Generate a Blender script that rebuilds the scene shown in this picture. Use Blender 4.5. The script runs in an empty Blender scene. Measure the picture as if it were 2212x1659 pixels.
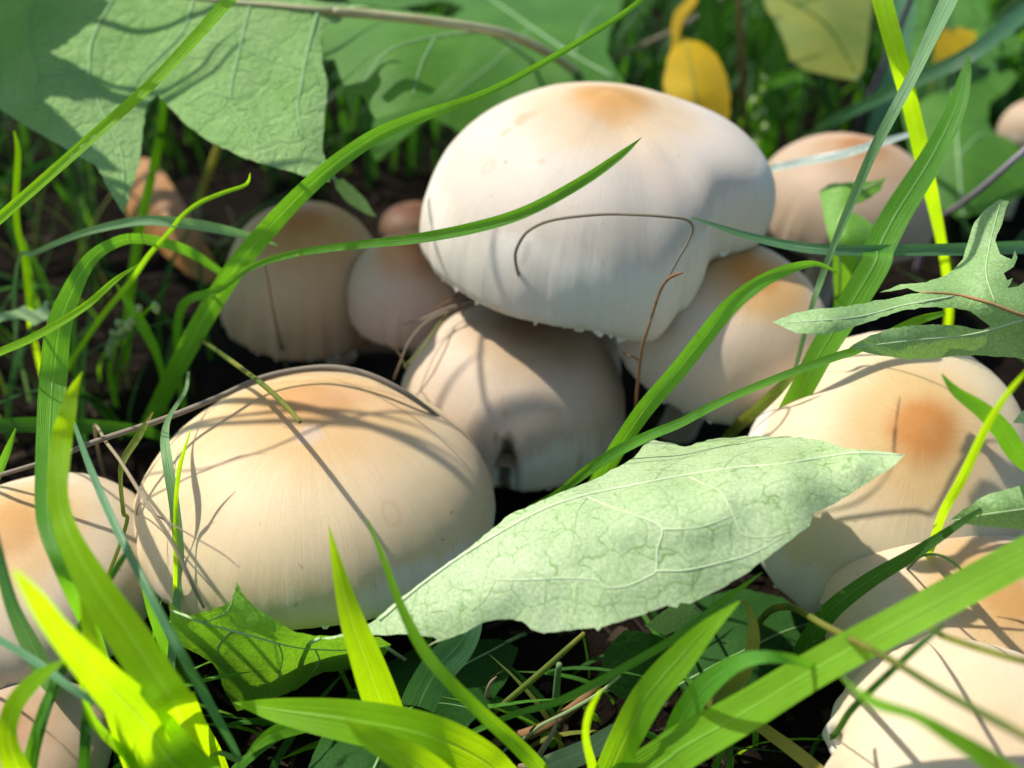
import bpy, math, random
from mathutils import Vector, Matrix, noise
from mathutils.geometry import delaunay_2d_cdt
import numpy as np

# ------------------------------------------------------------------ camera, sky, sun, exposure
SC = bpy.context.scene
COL = SC.collection
R = math.radians
CAM_H, PITCH, FPX, CX, CY = 0.16, R(35.0), 2212.0, 1106.0, 829.5
cam_d = bpy.data.cameras.new('camera')
cam = bpy.data.objects.new('camera', cam_d)
COL.objects.link(cam)
cam.location = (0, 0, CAM_H)
cam.rotation_euler = (math.pi / 2 - PITCH, 0, 0)
cam_d.sensor_width = 36.0
cam_d.lens = 36.0
cam_d.clip_start = 0.01
cam_d.clip_end = 200.0
cam_d.dof.use_dof = True
cam_d.dof.focus_distance = 0.172
cam_d.dof.aperture_fstop = 12.5
SC.camera = cam

SUN_EL, SUN_AZ = R(56.0), R(-64.0)      # azimuth from +Y (away from camera), negative = to the left
world = bpy.data.worlds.new('World')
SC.world = world
world.use_nodes = True
wn = world.node_tree
wn.nodes.clear()
sky = wn.nodes.new('ShaderNodeTexSky')
sky.sky_type = 'NISHITA'
sky.sun_disc = False
sky.sun_elevation = SUN_EL
sky.sun_rotation = SUN_AZ
bg = wn.nodes.new('ShaderNodeBackground')
bg.inputs['Strength'].default_value = 0.15
wo = wn.nodes.new('ShaderNodeOutputWorld')
wn.links.new(sky.outputs[0], bg.inputs[0])
wn.links.new(bg.outputs[0], wo.inputs[0])

sun_d = bpy.data.lights.new('sun', 'SUN')
sun_d.energy = 5.0
sun_d.angle = R(1.0)
sun_d.color = (1.0, 0.95, 0.87)
sun = bpy.data.objects.new('sun', sun_d)
COL.objects.link(sun)
to_sun = Vector((math.sin(SUN_AZ) * math.cos(SUN_EL), math.cos(SUN_AZ) * math.cos(SUN_EL), math.sin(SUN_EL)))
sun.rotation_euler = to_sun.to_track_quat('Z', 'Y').to_euler()
sun.location = to_sun * 3

SC.view_settings.view_transform = 'Standard'
SC.view_settings.look = 'None'
SC.view_settings.exposure = 0.48
SC.view_settings.gamma = 1.0
SC.view_settings.use_curve_mapping = False
SC.render.engine = 'CYCLES'
SC.cycles.use_denoising = True
SC.cycles.use_adaptive_sampling = True
SC.cycles.adaptive_threshold = 0.015
SC.cycles.max_bounces = 10
SC.cycles.transmission_bounces = 8
SC.cycles.diffuse_bounces = 5

# ------------------------------------------------------------------ helpers
CAM = Vector((0, 0, CAM_H))
FW = Vector((0, math.cos(PITCH), -math.sin(PITCH)))
UP = Vector((0, math.sin(PITCH), math.cos(PITCH)))
RT = Vector((1, 0, 0))


def ray(px, py):
    return FW + RT * ((px - CX) / FPX) + UP * ((CY - py) / FPX)


def at_depth(px, py, d):
    return CAM + ray(px, py) * d


def at_z(px, py, z):
    r = ray(px, py)
    return CAM + r * ((CAM_H - z) / -r.z)


def at(px, py, mm):
    """a pixel's direction plus a height over the ground (mm > -20) or a distance (mm < -20)"""
    return at_z(px, py, mm / 1000.0) if mm > -20 else at_depth(px, py, -mm / 1000.0)


def depth_of(p):
    return (p - CAM).dot(FW)


def proj(p):
    v = p - CAM
    d = v.dot(FW)
    if d < 1e-4:
        return None
    return CX + v.x / d * FPX, CY - v.dot(UP) / d * FPX, d


def tag(o, label=None, cat=None, group=None, kind=None):
    if label: o['label'] = label
    if cat: o['category'] = cat
    if group: o['group'] = group
    if kind: o['kind'] = kind
    return o


def empty(name, loc):
    o = bpy.data.objects.new(name, None)
    COL.objects.link(o)
    o.location = loc
    o.empty_display_size = 0.005
    return o


def mk(name, verts, faces, mat, parent=None, origin=None, uvs=None, attr=None, smooth=True):
    """one mesh object; verts in world metres; origin = its base point (or its parent's place)"""
    if parent is not None:
        org = parent.matrix_basis.translation.copy()
        pp = parent.parent
        while pp is not None:
            org = org + pp.matrix_basis.translation
            pp = pp.parent
    else:
        org = Vector(origin) if origin is not None else Vector((0, 0, 0))
    me = bpy.data.meshes.new(name)
    me.from_pydata([(v[0] - org.x, v[1] - org.y, v[2] - org.z) for v in verts], [], faces)
    if smooth:
        me.polygons.foreach_set('use_smooth', [True] * len(me.polygons))
    if uvs is not None:
        uvl = me.uv_layers.new(name='UVMap')
        li = np.empty(len(me.loops), dtype=np.int32)
        me.loops.foreach_get('vertex_index', li)
        uvl.data.foreach_set('uv', np.asarray(uvs, dtype=np.float32)[li].ravel())
    if attr is not None:
        a = me.attributes.new('polar', 'FLOAT_VECTOR', 'POINT')
        a.data.foreach_set('vector', np.asarray(attr, dtype=np.float32).ravel())
    me.materials.append(mat)
    me.update()
    o = bpy.data.objects.new(name, me)
    COL.objects.link(o)
    if parent is not None:
        o.parent = parent
    else:
        o.location = org
    return o


def catmull(pts, sub):
    """pts: list of tuples of floats; smooth curve through all of them"""
    P = [np.array(p, dtype=float) for p in pts]
    P = [2 * P[0] - P[1]] + P + [2 * P[-1] - P[-2]]
    out = []
    for i in range(1, len(P) - 2):
        p0, p1, p2, p3 = P[i - 1], P[i], P[i + 1], P[i + 2]
        for k in range(sub):
            t = k / sub
            out.append(0.5 * ((2 * p1) + (-p0 + p2) * t + (2 * p0 - 5 * p1 + 4 * p2 - p3) * t * t + (-p0 + 3 * p1 - 3 * p2 + p3) * t ** 3))
    out.append(P[-2])
    return out


def fbm(p, s, o=3):
    return noise.fractal(Vector(p) * s, 1.0, 2.0, o)


# ------------------------------------------------------------------ materials
def new_mat(name):
    m = bpy.data.materials.new(name)
    m.use_nodes = True
    nt = m.node_tree
    nt.nodes.clear()
    out = nt.nodes.new('ShaderNodeOutputMaterial')
    return m, nt, out


class N:
    """small node-writing helper"""
    def __init__(s, nt): s.nt = nt
    def n(s, t, **k):
        x = s.nt.nodes.new('ShaderNode' + t)
        for a, b in k.items(): setattr(x, a, b)
        return x
    def link(s, a, b): s.nt.links.new(a, b)
    def put(s, sock, v):
        if hasattr(v, 'is_output') or isinstance(v, bpy.types.NodeSocket): s.link(v, sock)
        else: sock.default_value = v
    def math(s, op, a, b=0.0, c=0.0, clamp=False):
        x = s.n('Math', operation=op, use_clamp=clamp)
        s.put(x.inputs[0], a); s.put(x.inputs[1], b); s.put(x.inputs[2], c)
        return x.outputs[0]
    def noise(s, vec, scale, detail=3.0, rough=0.55, dist=0.0):
        x = s.n('TexNoise')
        s.put(x.inputs['Vector'], vec)
        x.inputs['Scale'].default_value = scale; x.inputs['Detail'].default_value = detail
        x.inputs['Roughness'].default_value = rough; x.inputs['Distortion'].default_value = dist
        return x.outputs['Fac']
    def mix(s, f, a, b, blend='MIX'):
        x = s.n('Mix', data_type='RGBA', blend_type=blend)
        s.put(x.inputs[0], f)
        s.put(x.inputs[6], a if not isinstance(a, tuple) else (*a, 1) if len(a) == 3 else a)
        s.put(x.inputs[7], b if not isinstance(b, tuple) else (*b, 1) if len(b) == 3 else b)
        return x.outputs[2]
    def ramp(s, f, stops, interp='EASE'):
        x = s.n('ValToRGB')
        x.color_ramp.interpolation = interp
        e = x.color_ramp.elements
        while len(e) > 1: e.remove(e[-1])
        e[0].position = stops[0][0]; e[0].color = (*stops[0][1], 1)
        for p, c in stops[1:]:
            k = e.new(p); k.color = (*c, 1)
        s.put(x.inputs[0], f)
        return x.outputs[0]
    def step(s, f, lo, hi):
        x = s.n('MapRange', interpolation_type='SMOOTHSTEP')
        s.put(x.inputs[0], f); x.inputs[1].default_value = lo; x.inputs[2].default_value = hi
        return x.outputs[0]
    def bump(s, h, strength, dist, nrm=None):
        x = s.n('Bump')
        x.inputs['Strength'].default_value = strength; x.inputs['Distance'].default_value = dist
        s.put(x.inputs['Height'], h)
        if nrm is not None: s.link(nrm, x.inputs['Normal'])
        return x.outputs[0]


def leafy(w, out, color, tcolor, rough, trans, nrm, spec=0.5):
    b = w.n('BsdfPrincipled')
    w.put(b.inputs['Base Color'], color if not isinstance(color, tuple) else (*color, 1))
    w.put(b.inputs['Roughness'], rough)
    b.inputs['Specular IOR Level'].default_value = spec
    t = w.n('BsdfTranslucent')
    w.put(t.inputs['Color'], tcolor if not isinstance(tcolor, tuple) else (*tcolor, 1))
    if nrm is not None:
        w.link(nrm, b.inputs['Normal']); w.link(nrm, t.inputs['Normal'])
    mx = w.n('MixShader')
    mx.inputs[0].default_value = trans
    w.link(b.outputs[0], mx.inputs[1]); w.link(t.outputs[0], mx.inputs[2])
    w.link(mx.outputs[0], out.inputs[0])


def grass_mat(name, c, tc, trans=0.45, rough=0.42, vary=0.35, rib=0.6, yellow=0.0, spec=0.2):
    m, nt, out = new_mat(name)
    w = N(nt)
    uv = w.n('UVMap').outputs[0]
    sep = w.n('SeparateXYZ'); w.link(uv, sep.inputs[0])
    u, v = sep.outputs[0], sep.outputs[1]
    obj = w.n('TexCoord').outputs['Object']
    oi = w.n('ObjectInfo').outputs['Random']
    big = w.noise(obj, 90, 3)
    fine = w.noise(obj, 900, 3)
    # stretched streaks along the blade
    cmb = w.n('CombineXYZ'); w.put(cmb.inputs[0], w.math('MULTIPLY', u, 9.0)); w.put(cmb.inputs[1], w.math('MULTIPLY', v, 0.35))
    w.put(cmb.inputs[2], oi)
    streak = w.noise(cmb.outputs[0], 1.6, 4, 0.6)
    k = w.math('ADD', w.math('MULTIPLY', w.math('SUBTRACT', big, 0.5), vary * 1.6), w.math('MULTIPLY', w.math('SUBTRACT', streak, 0.5), vary * 1.3))
    k = w.math('ADD', k, w.math('MULTIPLY', w.math('SUBTRACT', oi, 0.5), vary * 0.7))
    k = w.math('ADD', k, w.math('MULTIPLY', w.math('SUBTRACT', fine, 0.5), 0.12))
    k = w.math('ADD', k, 1.0)
    mid = w.math('ABSOLUTE', w.math('SUBTRACT', u, 0.5))
    ribm = w.math('SUBTRACT', 1.0, w.step(mid, 0.015, 0.05))
    grey = w.n('CombineXYZ')
    for i in range(3): w.put(grey.inputs[i], k)
    col = w.mix(1.0, c, grey.outputs[0], 'MULTIPLY')
    tcol = w.mix(1.0, tc, grey.outputs[0], 'MULTIPLY')
    pale = tuple(min(1, x * 1.5 + 0.06) for x in c)
    col = w.mix(w.math('MULTIPLY', ribm, rib), col, pale)
    tcol = w.mix(w.math('MULTIPLY', ribm, rib * 0.5), tcol, tuple(min(1, x * 1.2 + 0.05) for x in tc))
    # dry tip and scattered blemishes
    sp = w.step(w.noise(obj, 420, 2), 0.69, 0.76)
    col = w.mix(w.math('MULTIPLY', sp, 0.45), col, (0.42, 0.36, 0.16))
    if yellow > 0:
        ym = w.step(w.noise(obj, 60, 3), 0.42, 0.62)
        col = w.mix(w.math('MULTIPLY', ym, yellow), col, (0.5, 0.38, 0.08))
        tcol = w.mix(w.math('MULTIPLY', ym, yellow), tcol, (0.55, 0.4, 0.06))
    wv = w.math('SINE', w.math('MULTIPLY', u, 2 * math.pi * 15))
    hgt = w.math('ADD', w.math('MULTIPLY', wv, 0.14), w.math('MULTIPLY', streak, 1.3))
    hgt = w.math('ADD', hgt, w.math('MULTIPLY', ribm, 1.2))
    nrm = w.bump(hgt, 0.5, 0.0003)
    rg = w.math('ADD', w.math('MULTIPLY', fine, 0.25), rough - 0.12)
    leafy(w, out, col, tcol, rg, trans, nrm, spec)
    return m


def leaf_mat(name, c, c2, tc, trans=0.3, rough=0.5, cell=260.0, vein=(0.2, 0.33, 0.08), veinamt=0.5, spots=0.35, spec=0.4, bump=0.5, mott=1.0, deep=0.0008):
    m, nt, out = new_mat(name)
    w = N(nt)
    obj = w.n('TexCoord').outputs['Object']
    warp = w.n('TexNoise'); w.link(obj, warp.inputs['Vector']); warp.inputs['Scale'].default_value = 220; warp.inputs['Detail'].default_value = 2
    add = w.n('VectorMath', operation='MULTIPLY_ADD')
    w.link(warp.outputs['Color'], add.inputs[0]); add.inputs[1].default_value = (0.004, 0.004, 0.004); w.link(obj, add.inputs[2])
    wvec = add.outputs[0]
    def vor(sc):
        x = w.n('TexVoronoi', feature='DISTANCE_TO_EDGE'); w.link(wvec, x.inputs['Vector']); x.inputs['Scale'].default_value = sc
        return x.outputs['Distance']
    v1, v2 = vor(cell), vor(cell * 3.2)
    big = w.noise(obj, 70, 3)
    mid = w.noise(obj, 350, 4, 0.6)
    fine = w.noise(obj, 2000, 3, 0.7)
    col = w.mix(w.step(big, 0.3, 0.7), c, c2)
    fg = w.math('ADD', 1.0 - 0.62 * mott, w.math('MULTIPLY', fine, 1.24 * mott))
    gx = w.n('CombineXYZ')
    for i in range(3): w.put(gx.inputs[i], fg)
    col = w.mix(1.0, col, gx.outputs[0], 'MULTIPLY')
    l1 = w.math('SUBTRACT', 1.0, w.step(v1, 0.004, 0.03))
    l2 = w.math('SUBTRACT', 1.0, w.step(v2, 0.01, 0.07))
    br = w.step(mid, 0.35, 0.6)
    col = w.mix(w.math('MULTIPLY', w.math('MULTIPLY', l1, br), veinamt), col, vein)
    col = w.mix(w.math('MULTIPLY', l2, veinamt * 0.22), col, vein)
    sp = w.step(w.noise(obj, 160, 4, 0.6), 0.66, 0.74)
    col = w.mix(w.math('MULTIPLY', sp, spots), col, (0.3, 0.24, 0.09))
    sp2 = w.step(w.noise(obj, 900, 1), 0.77, 0.8)
    col = w.mix(w.math('MULTIPLY', sp2, min(1, spots * 2)), col, (0.08, 0.05, 0.02))
    tcol = w.mix(1.0, tc, gx.outputs[0], 'MULTIPLY')
    tcol = w.mix(w.math('MULTIPLY', l1, 0.3), tcol, tuple(x * 0.6 for x in tc))
    h = w.math('ADD', w.math('MULTIPLY', w.math('MINIMUM', v1, 0.12), 1.6), w.math('MULTIPLY', w.math('MINIMUM', v2, 0.2), 0.5))
    h = w.math('ADD', h, w.math('MULTIPLY', fine, 0.5))
    h = w.math('ADD', h, w.math('MULTIPLY', mid, 0.5))
    nrm = w.bump(h, bump * 0.6, deep)
    rg = w.math('ADD', w.math('MULTIPLY', mid, 0.25), rough - 0.12)
    leafy(w, out, col, tcol, rg, trans, nrm, spec)
    return m


def cap_mat(name, centre, tan, cream, edge, spread=1.0, stain=0.3, rough=0.5, seed=0.0, spot=0.3, scars=()):
    m, nt, out = new_mat(name)
    w = N(nt)
    at_ = w.n('Attribute'); at_.attribute_name = 'polar'
    pol = at_.outputs['Vector']
    sep = w.n('SeparateXYZ'); w.link(pol, sep.inputs[0])
    rr = sep.outputs[2]
    obj0 = w.n('TexCoord').outputs['Object']
    off = w.n('VectorMath', operation='ADD'); w.link(obj0, off.inputs[0]); off.inputs[1].default_value = (seed, seed * 0.7, seed * 1.3)
    obj = off.outputs[0]
    big = w.noise(obj, 45, 3)
    mid = w.noise(obj, 200, 4)
    fine = w.noise(obj, 1500, 3)
    # radial fibres: fast round the axis, slow along the radius
    sc = w.n('VectorMath', operation='MULTIPLY'); w.link(pol, sc.inputs[0]); sc.inputs[1].default_value = (26, 26, 2.2)
    fib = w.noise(sc.outputs[0], 1.0, 4, 0.65)
    sc2 = w.n('VectorMath', operation='MULTIPLY'); w.link(pol, sc2.inputs[0]); sc2.inputs[1].default_value = (75, 75, 7)
    fib2 = w.noise(sc2.outputs[0], 1.0, 3, 0.6)
    r2 = w.math('ADD', rr, w.math('MULTIPLY', w.math('SUBTRACT', big, 0.5), 0.34))
    r2 = w.math('ADD', r2, w.math('MULTIPLY', w.math('SUBTRACT', fib, 0.5), 0.07))
    r2 = w.math('DIVIDE', r2, spread)
    col = w.ramp(r2, [(0.0, centre), (0.12, centre), (0.34, tan), (0.68, cream), (0.93, cream), (1.0, edge)])
    k = w.math('ADD', 0.61, w.math('ADD', w.math('MULTIPLY', fib, 0.10), w.math('ADD', w.math('MULTIPLY', fib2, 0.09), w.math('MULTIPLY', fine, 0.10))))
    g = w.n('CombineXYZ')
    for i in range(3): w.put(g.inputs[i], k)
    col = w.mix(1.0, col, g.outputs[0], 'MULTIPLY')
    # stains, scuffs and specks
    st = w.step(w.noise(obj, 75, 4, 0.6), 0.56, 0.72)
    col = w.mix(w.math('MULTIPLY', st, stain), col, tuple(x * 0.75 for x in tan))
    pk = w.step(w.noise(obj, 60, 2), 0.5, 0.7)
    col = w.mix(w.math('MULTIPLY', pk, 0.16), col, (0.66, 0.44, 0.33))
    sp = w.step(w.noise(obj, 520, 2), 0.71, 0.76)
    sp = w.math('MULTIPLY', sp, w.step(mid, 0.45, 0.6))
    col = w.mix(w.math('MULTIPLY', sp, spot * 1.6), col, (0.25, 0.12, 0.04))
    # scars and bruises at their own places, and the painted dark of a notch
    for (sxx, syy, srad, scol, samt, ringy) in scars:
        dx = w.math('SUBTRACT', w.math('MULTIPLY', sep.outputs[0], rr), sxx)
        dy = w.math('SUBTRACT', w.math('MULTIPLY', sep.outputs[1], rr), syy)
        dd = w.math('SQRT', w.math('ADD', w.math('MULTIPLY', dx, dx), w.math('MULTIPLY', dy, dy)))
        dd = w.math('ADD', dd, w.math('MULTIPLY', w.math('SUBTRACT', mid, 0.5), srad * 1.6))
        sm_ = w.math('SUBTRACT', 1.0, w.step(dd, srad * 0.35, srad))
        if ringy:
            sm_ = w.math('MULTIPLY', sm_, w.step(dd, srad * 0.2, srad * 0.5))
        col = w.mix(w.math('MULTIPLY', sm_, samt), col, scol)
    fl = w.math('MULTIPLY', w.step(fib2, 0.60, 0.70), w.step(rr, 0.45, 0.9))
    fl = w.math('MULTIPLY', fl, w.step(w.noise(obj, 330, 2), 0.48, 0.62))
    col = w.mix(w.math('MULTIPLY', fl, 0.5), col, (0.34, 0.19, 0.08))
    h = w.math('ADD', w.math('MULTIPLY', fib, 0.8), w.math('ADD', w.math('MULTIPLY', fib2, 0.55), w.math('MULTIPLY', mid, 0.8)))
    h = w.math('ADD', h, w.math('MULTIPLY', fine, 0.25))
    nrm = w.bump(h, 0.14, 0.0006)
    b = w.n('BsdfPrincipled')
    w.link(col, b.inputs['Base Color'])
    w.put(b.inputs['Roughness'], w.math('ADD', w.math('MULTIPLY', mid, 0.3), rough - 0.02))
    b.inputs['Specular IOR Level'].default_value = 0.18
    b.inputs['Subsurface Weight'].default_value = 0.25
    b.inputs['Subsurface Radius'].default_value = (1.0, 0.6, 0.35)
    b.inputs['Subsurface Scale'].default_value = 0.004
    w.link(nrm, b.inputs['Normal'])
    w.link(b.outputs[0], out.inputs[0])
    return m


def plain_mat(name, c, c2, scale=300.0, rough=0.7, bump=0.4, dist=0.0006, trans=0.0, spec=0.3):
    m, nt, out = new_mat(name)
    w = N(nt)
    obj = w.n('TexCoord').outputs['Object']
    a = w.noise(obj, scale, 4, 0.6)
    f = w.noise(obj, scale * 5, 3, 0.6)
    col = w.mix(w.step(a, 0.3, 0.7), c, c2)
    nrm = w.bump(w.math('ADD', a, w.math('MULTIPLY', f, 0.5)), bump, dist)
    leafy(w, out, col, tuple(x * 0.9 for x in c2), rough, trans, nrm, spec)
    return m


GM = {
    'lime':   grass_mat('grass_lime',   (0.20, 0.44, 0.012), (0.66, 0.98, 0.004), 0.60, 0.42),
    'bright': grass_mat('grass_bright', (0.16, 0.38, 0.020), (0.46, 0.84, 0.008), 0.52, 0.42),
    'green':  grass_mat('grass_green',  (0.085, 0.26, 0.030), (0.24, 0.58, 0.012), 0.46, 0.40),
    'blue':   grass_mat('grass_blue',   (0.085, 0.22, 0.095), (0.13, 0.34, 0.06), 0.35, 0.36, spec=0.6),
    'sage':   grass_mat('grass_sage',   (0.19, 0.34, 0.15), (0.22, 0.42, 0.09), 0.35, 0.40),
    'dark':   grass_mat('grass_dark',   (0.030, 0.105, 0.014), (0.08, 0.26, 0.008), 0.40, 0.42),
    'deep':   grass_mat('grass_dim_back',   (0.018, 0.070, 0.010), (0.05, 0.17, 0.006), 0.40, 0.5),  # darker grass copy; dim light at the back is put into the colour
    'olive':  grass_mat('grass_olive',  (0.14, 0.20, 0.035), (0.26, 0.34, 0.03), 0.40, 0.5, yellow=0.35),
    'yellow': grass_mat('grass_yellow', (0.34, 0.34, 0.06), (0.5, 0.46, 0.05), 0.40, 0.5, yellow=0.6),
    'dry':    grass_mat('grass_dry',    (0.34, 0.27, 0.17), (0.36, 0.27, 0.14), 0.22, 0.6, rib=0.1),
    'straw':  grass_mat('grass_straw',  (0.25, 0.20, 0.14), (0.22, 0.17, 0.1), 0.12, 0.6, rib=0.1),
    'brown':  grass_mat('stalk_brown',  (0.22, 0.115, 0.05), (0.25, 0.12, 0.04), 0.10, 0.55, rib=0.0),
    'lilac':  grass_mat('stalk_lilac',  (0.34, 0.28, 0.33), (0.30, 0.22, 0.25), 0.08, 0.30, rib=0.0, spec=0.7),
    'purple': grass_mat('stalk_purple', (0.13, 0.10, 0.16), (0.16, 0.1, 0.16), 0.08, 0.45, rib=0.0),
    'pale':   grass_mat('grass_pale',   (0.34, 0.44, 0.22), (0.42, 0.52, 0.16), 0.40, 0.45),
    'silver': grass_mat('grass_silver', (0.36, 0.44, 0.36), (0.26, 0.36, 0.2), 0.15, 0.28, spec=0.9),
}
LM = {
    'dock':   leaf_mat('leaf_pale_underside', (0.33, 0.44, 0.21), (0.40, 0.50, 0.27), (0.36, 0.54, 0.10), 0.22, 0.55, 190, (0.13, 0.26, 0.05), 0.85, 0.28, 0.3, 0.45),
    'dand':   leaf_mat('leaf_dandelion', (0.24, 0.44, 0.12), (0.33, 0.52, 0.18), (0.20, 0.44, 0.05), 0.25, 0.42, 150, (0.12, 0.26, 0.07), 0.30, 0.10, 0.30, 1.3, 1.0, 0.003),
    'dand2':  leaf_mat('leaf_dandelion_shaded', (0.06, 0.18, 0.025), (0.09, 0.23, 0.03), (0.22, 0.52, 0.012), 0.45, 0.55, 170, (0.13, 0.28, 0.05), 0.25, 0.12, 0.22, 0.5),  # darker copy of the dandelion green for its shaded part; also colours back leaves
    'young':  leaf_mat('leaf_young', (0.14, 0.33, 0.03), (0.19, 0.42, 0.045), (0.30, 0.62, 0.02), 0.40, 0.40, 150, (0.22, 0.42, 0.07), 0.25, 0.12, 0.45, 0.9),
    'lobed':  leaf_mat('leaf_lobed', (0.21, 0.36, 0.12), (0.29, 0.43, 0.19), (0.30, 0.50, 0.06), 0.32, 0.50, 260, (0.14, 0.27, 0.06), 0.3, 0.15, 0.35, 0.5),
    'yellow': leaf_mat('leaf_yellow', (0.50, 0.33, 0.008), (0.40, 0.27, 0.012), (0.6, 0.38, 0.008), 0.38, 0.6, 240, (0.34, 0.22, 0.01), 0.3, 0.3, 0.15),
    'ygreen': leaf_mat('leaf_yellow_green', (0.20, 0.22, 0.025), (0.13, 0.19, 0.025), (0.30, 0.32, 0.03), 0.35, 0.6, 200, (0.16, 0.2, 0.04), 0.4, 0.3),
    'dead':   leaf_mat('leaf_dead_orange', (0.42, 0.19, 0.05), (0.34, 0.15, 0.05), (0.5, 0.2, 0.03), 0.3, 0.5, 260, (0.22, 0.09, 0.03), 0.4, 0.3),
    'deep':   leaf_mat('leaf_shade_green', (0.016, 0.060, 0.010), (0.026, 0.085, 0.016), (0.05, 0.15, 0.008), 0.35, 0.6, 160, (0.04, 0.10, 0.02), 0.3, 0.1, 0.08),  # near-black green that puts the deep shade of the hollow into leaf colour
}
VEIN = plain_mat('leaf_vein', (0.36, 0.50, 0.20), (0.44, 0.56, 0.28), 600, 0.5, 0.2, 0.0003, 0.2)
VEIN_W = plain_mat('leaf_vein_white', (0.52, 0.63, 0.34), (0.60, 0.68, 0.42), 600, 0.45, 0.2, 0.0003, 0.2)
VEIN_M = plain_mat('leaf_vein_mid', (0.30, 0.44, 0.18), (0.36, 0.49, 0.23), 600, 0.5, 0.2, 0.0003, 0.2)
VEIN_D = plain_mat('leaf_vein_green', (0.20, 0.35, 0.13), (0.26, 0.42, 0.18), 600, 0.5, 0.2, 0.0003, 0.2)
PETIOLE = plain_mat('petiole_tan', (0.30, 0.27, 0.13), (0.36, 0.36, 0.18), 200, 0.5, 0.3, 0.0004, 0.1)
RUSTY = plain_mat('petiole_rusty', (0.32, 0.24, 0.10), (0.36, 0.16, 0.06), 150, 0.5, 0.3, 0.0004, 0.1)
STEM = plain_mat('mushroom_stem', (0.62, 0.52, 0.40), (0.50, 0.38, 0.26), 120, 0.65, 0.5, 0.0006)
GILL = plain_mat('mushroom_gill', (0.34, 0.24, 0.17), (0.26, 0.17, 0.11), 200, 0.7, 0.3, 0.0004)
VEIL = plain_mat('veil_fringe', (0.80, 0.76, 0.70), (0.70, 0.64, 0.56), 500, 0.6, 0.3, 0.0004, 0.25)
BUD = plain_mat('seed_bud', (0.30, 0.44, 0.14), (0.42, 0.52, 0.22), 500, 0.5, 0.4, 0.0004, 0.25)

# ------------------------------------------------------------------ ground
def soil_mat():
    m, nt, out = new_mat('dark_soil')
    w = N(nt)
    obj = w.n('TexCoord').outputs['Object']
    a, b, c = w.noise(obj, 30, 5, 0.65), w.noise(obj, 260, 5, 0.65), w.noise(obj, 1400, 3)
    col = w.ramp(w.math('ADD', w.math('MULTIPLY', a, 0.5), w.math('MULTIPLY', b, 0.5)),
                 [(0.3, (0.004, 0.003, 0.002)), (0.5, (0.009, 0.006, 0.004)), (0.64, (0.020, 0.014, 0.009)), (0.78, (0.05, 0.034, 0.022))], 'LINEAR')
    d = w.n('VectorMath', operation='LENGTH'); w.link(obj, d.inputs[0])
    far = w.step(d.outputs['Value'], 0.9, 1.6)
    gcol = w.mix(w.noise(obj, 9, 4), (0.03, 0.07, 0.015), (0.07, 0.12, 0.03))
    col = w.mix(far, col, gcol)
    nrm = w.bump(w.math('ADD', b, w.math('MULTIPLY', c, 0.4)), 0.9, 0.004)
    bs = w.n('BsdfPrincipled')
    w.link(col, bs.inputs['Base Color']); bs.inputs['Roughness'].default_value = 0.95; bs.inputs['Specular IOR Level'].default_value = 0.05
    w.link(nrm, bs.inputs['Normal']); w.link(bs.outputs[0], out.inputs[0])
    return m


def ground_z(x, y):
    return 0.004 * fbm((x, y, 0.3), 14, 4) + 0.0018 * fbm((x, y, 4.1), 70, 3) - 0.003


def ground():
    ax = np.linspace(-1, 1, 221)
    g = np.sign(ax) * (np.abs(ax) * 0.38 + np.abs(ax) ** 9 * 60)
    n = len(g)
    V = [(x, y + 0.25, ground_z(x, y + 0.25) if abs(x) < 3 and abs(y) < 3 else -0.003) for y in g for x in g]
    F = [(j * n + i, j * n + i + 1, (j + 1) * n + i + 1, (j + 1) * n + i) for j in range(n - 1) for i in range(n - 1)]
    tag(mk('ground', V, F, soil_mat()), kind='structure')


ground()

# ------------------------------------------------------------------ mushrooms
def tube(pts, rads, n=8, cap_ends=True, squash=None):
    P = [Vector(p) for p in pts]
    V, F = [], []
    up = Vector((0.13, 0.29, 0.95)).normalized()
    for i, p in enumerate(P):
        t = (P[min(i + 1, len(P) - 1)] - P[max(i - 1, 0)])
        t = t.normalized() if t.length > 1e-9 else Vector((0, 0, 1))
        if abs(t.dot(up)) > 0.97:
            a = t.cross(Vector((1, 0, 0))).normalized()
        else:
            a = t.cross(up).normalized()
        b = t.cross(a)
        for k in range(n):
            q = 2 * math.pi * k / n
            V.append(p + (a * math.cos(q) + b * math.sin(q)) * rads[i])
    m = len(P)
    for i in range(m - 1):
        for k in range(n):
            F.append((i * n + k, i * n + (k + 1) % n, (i + 1) * n + (k + 1) % n, (i + 1) * n + k))
    if cap_ends:
        F.append(tuple(range(n - 1, -1, -1)))
        F.append(tuple((m - 1) * n + k for k in range(n)))
    return V, F


def periodic(table, th):
    """smooth periodic interpolation of (degree, value) pairs"""
    if not table:
        return 0.0
    T = sorted(table)
    T = [(T[-1][0] - 360, T[-1][1])] + T + [(T[0][0] + 360, T[0][1])]
    for i in range(len(T) - 1):
        a, b = T[i], T[i + 1]
        if a[0] <= th <= b[0]:
            t = (th - a[0]) / max(1e-6, b[0] - a[0])
            t = t * t * (3 - 2 * t)
            return a[1] + (b[1] - a[1]) * t
    return 0.0


CAPS = []     # (centre, R, axis, pixel ellipse) for keeping grass out of the caps


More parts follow.
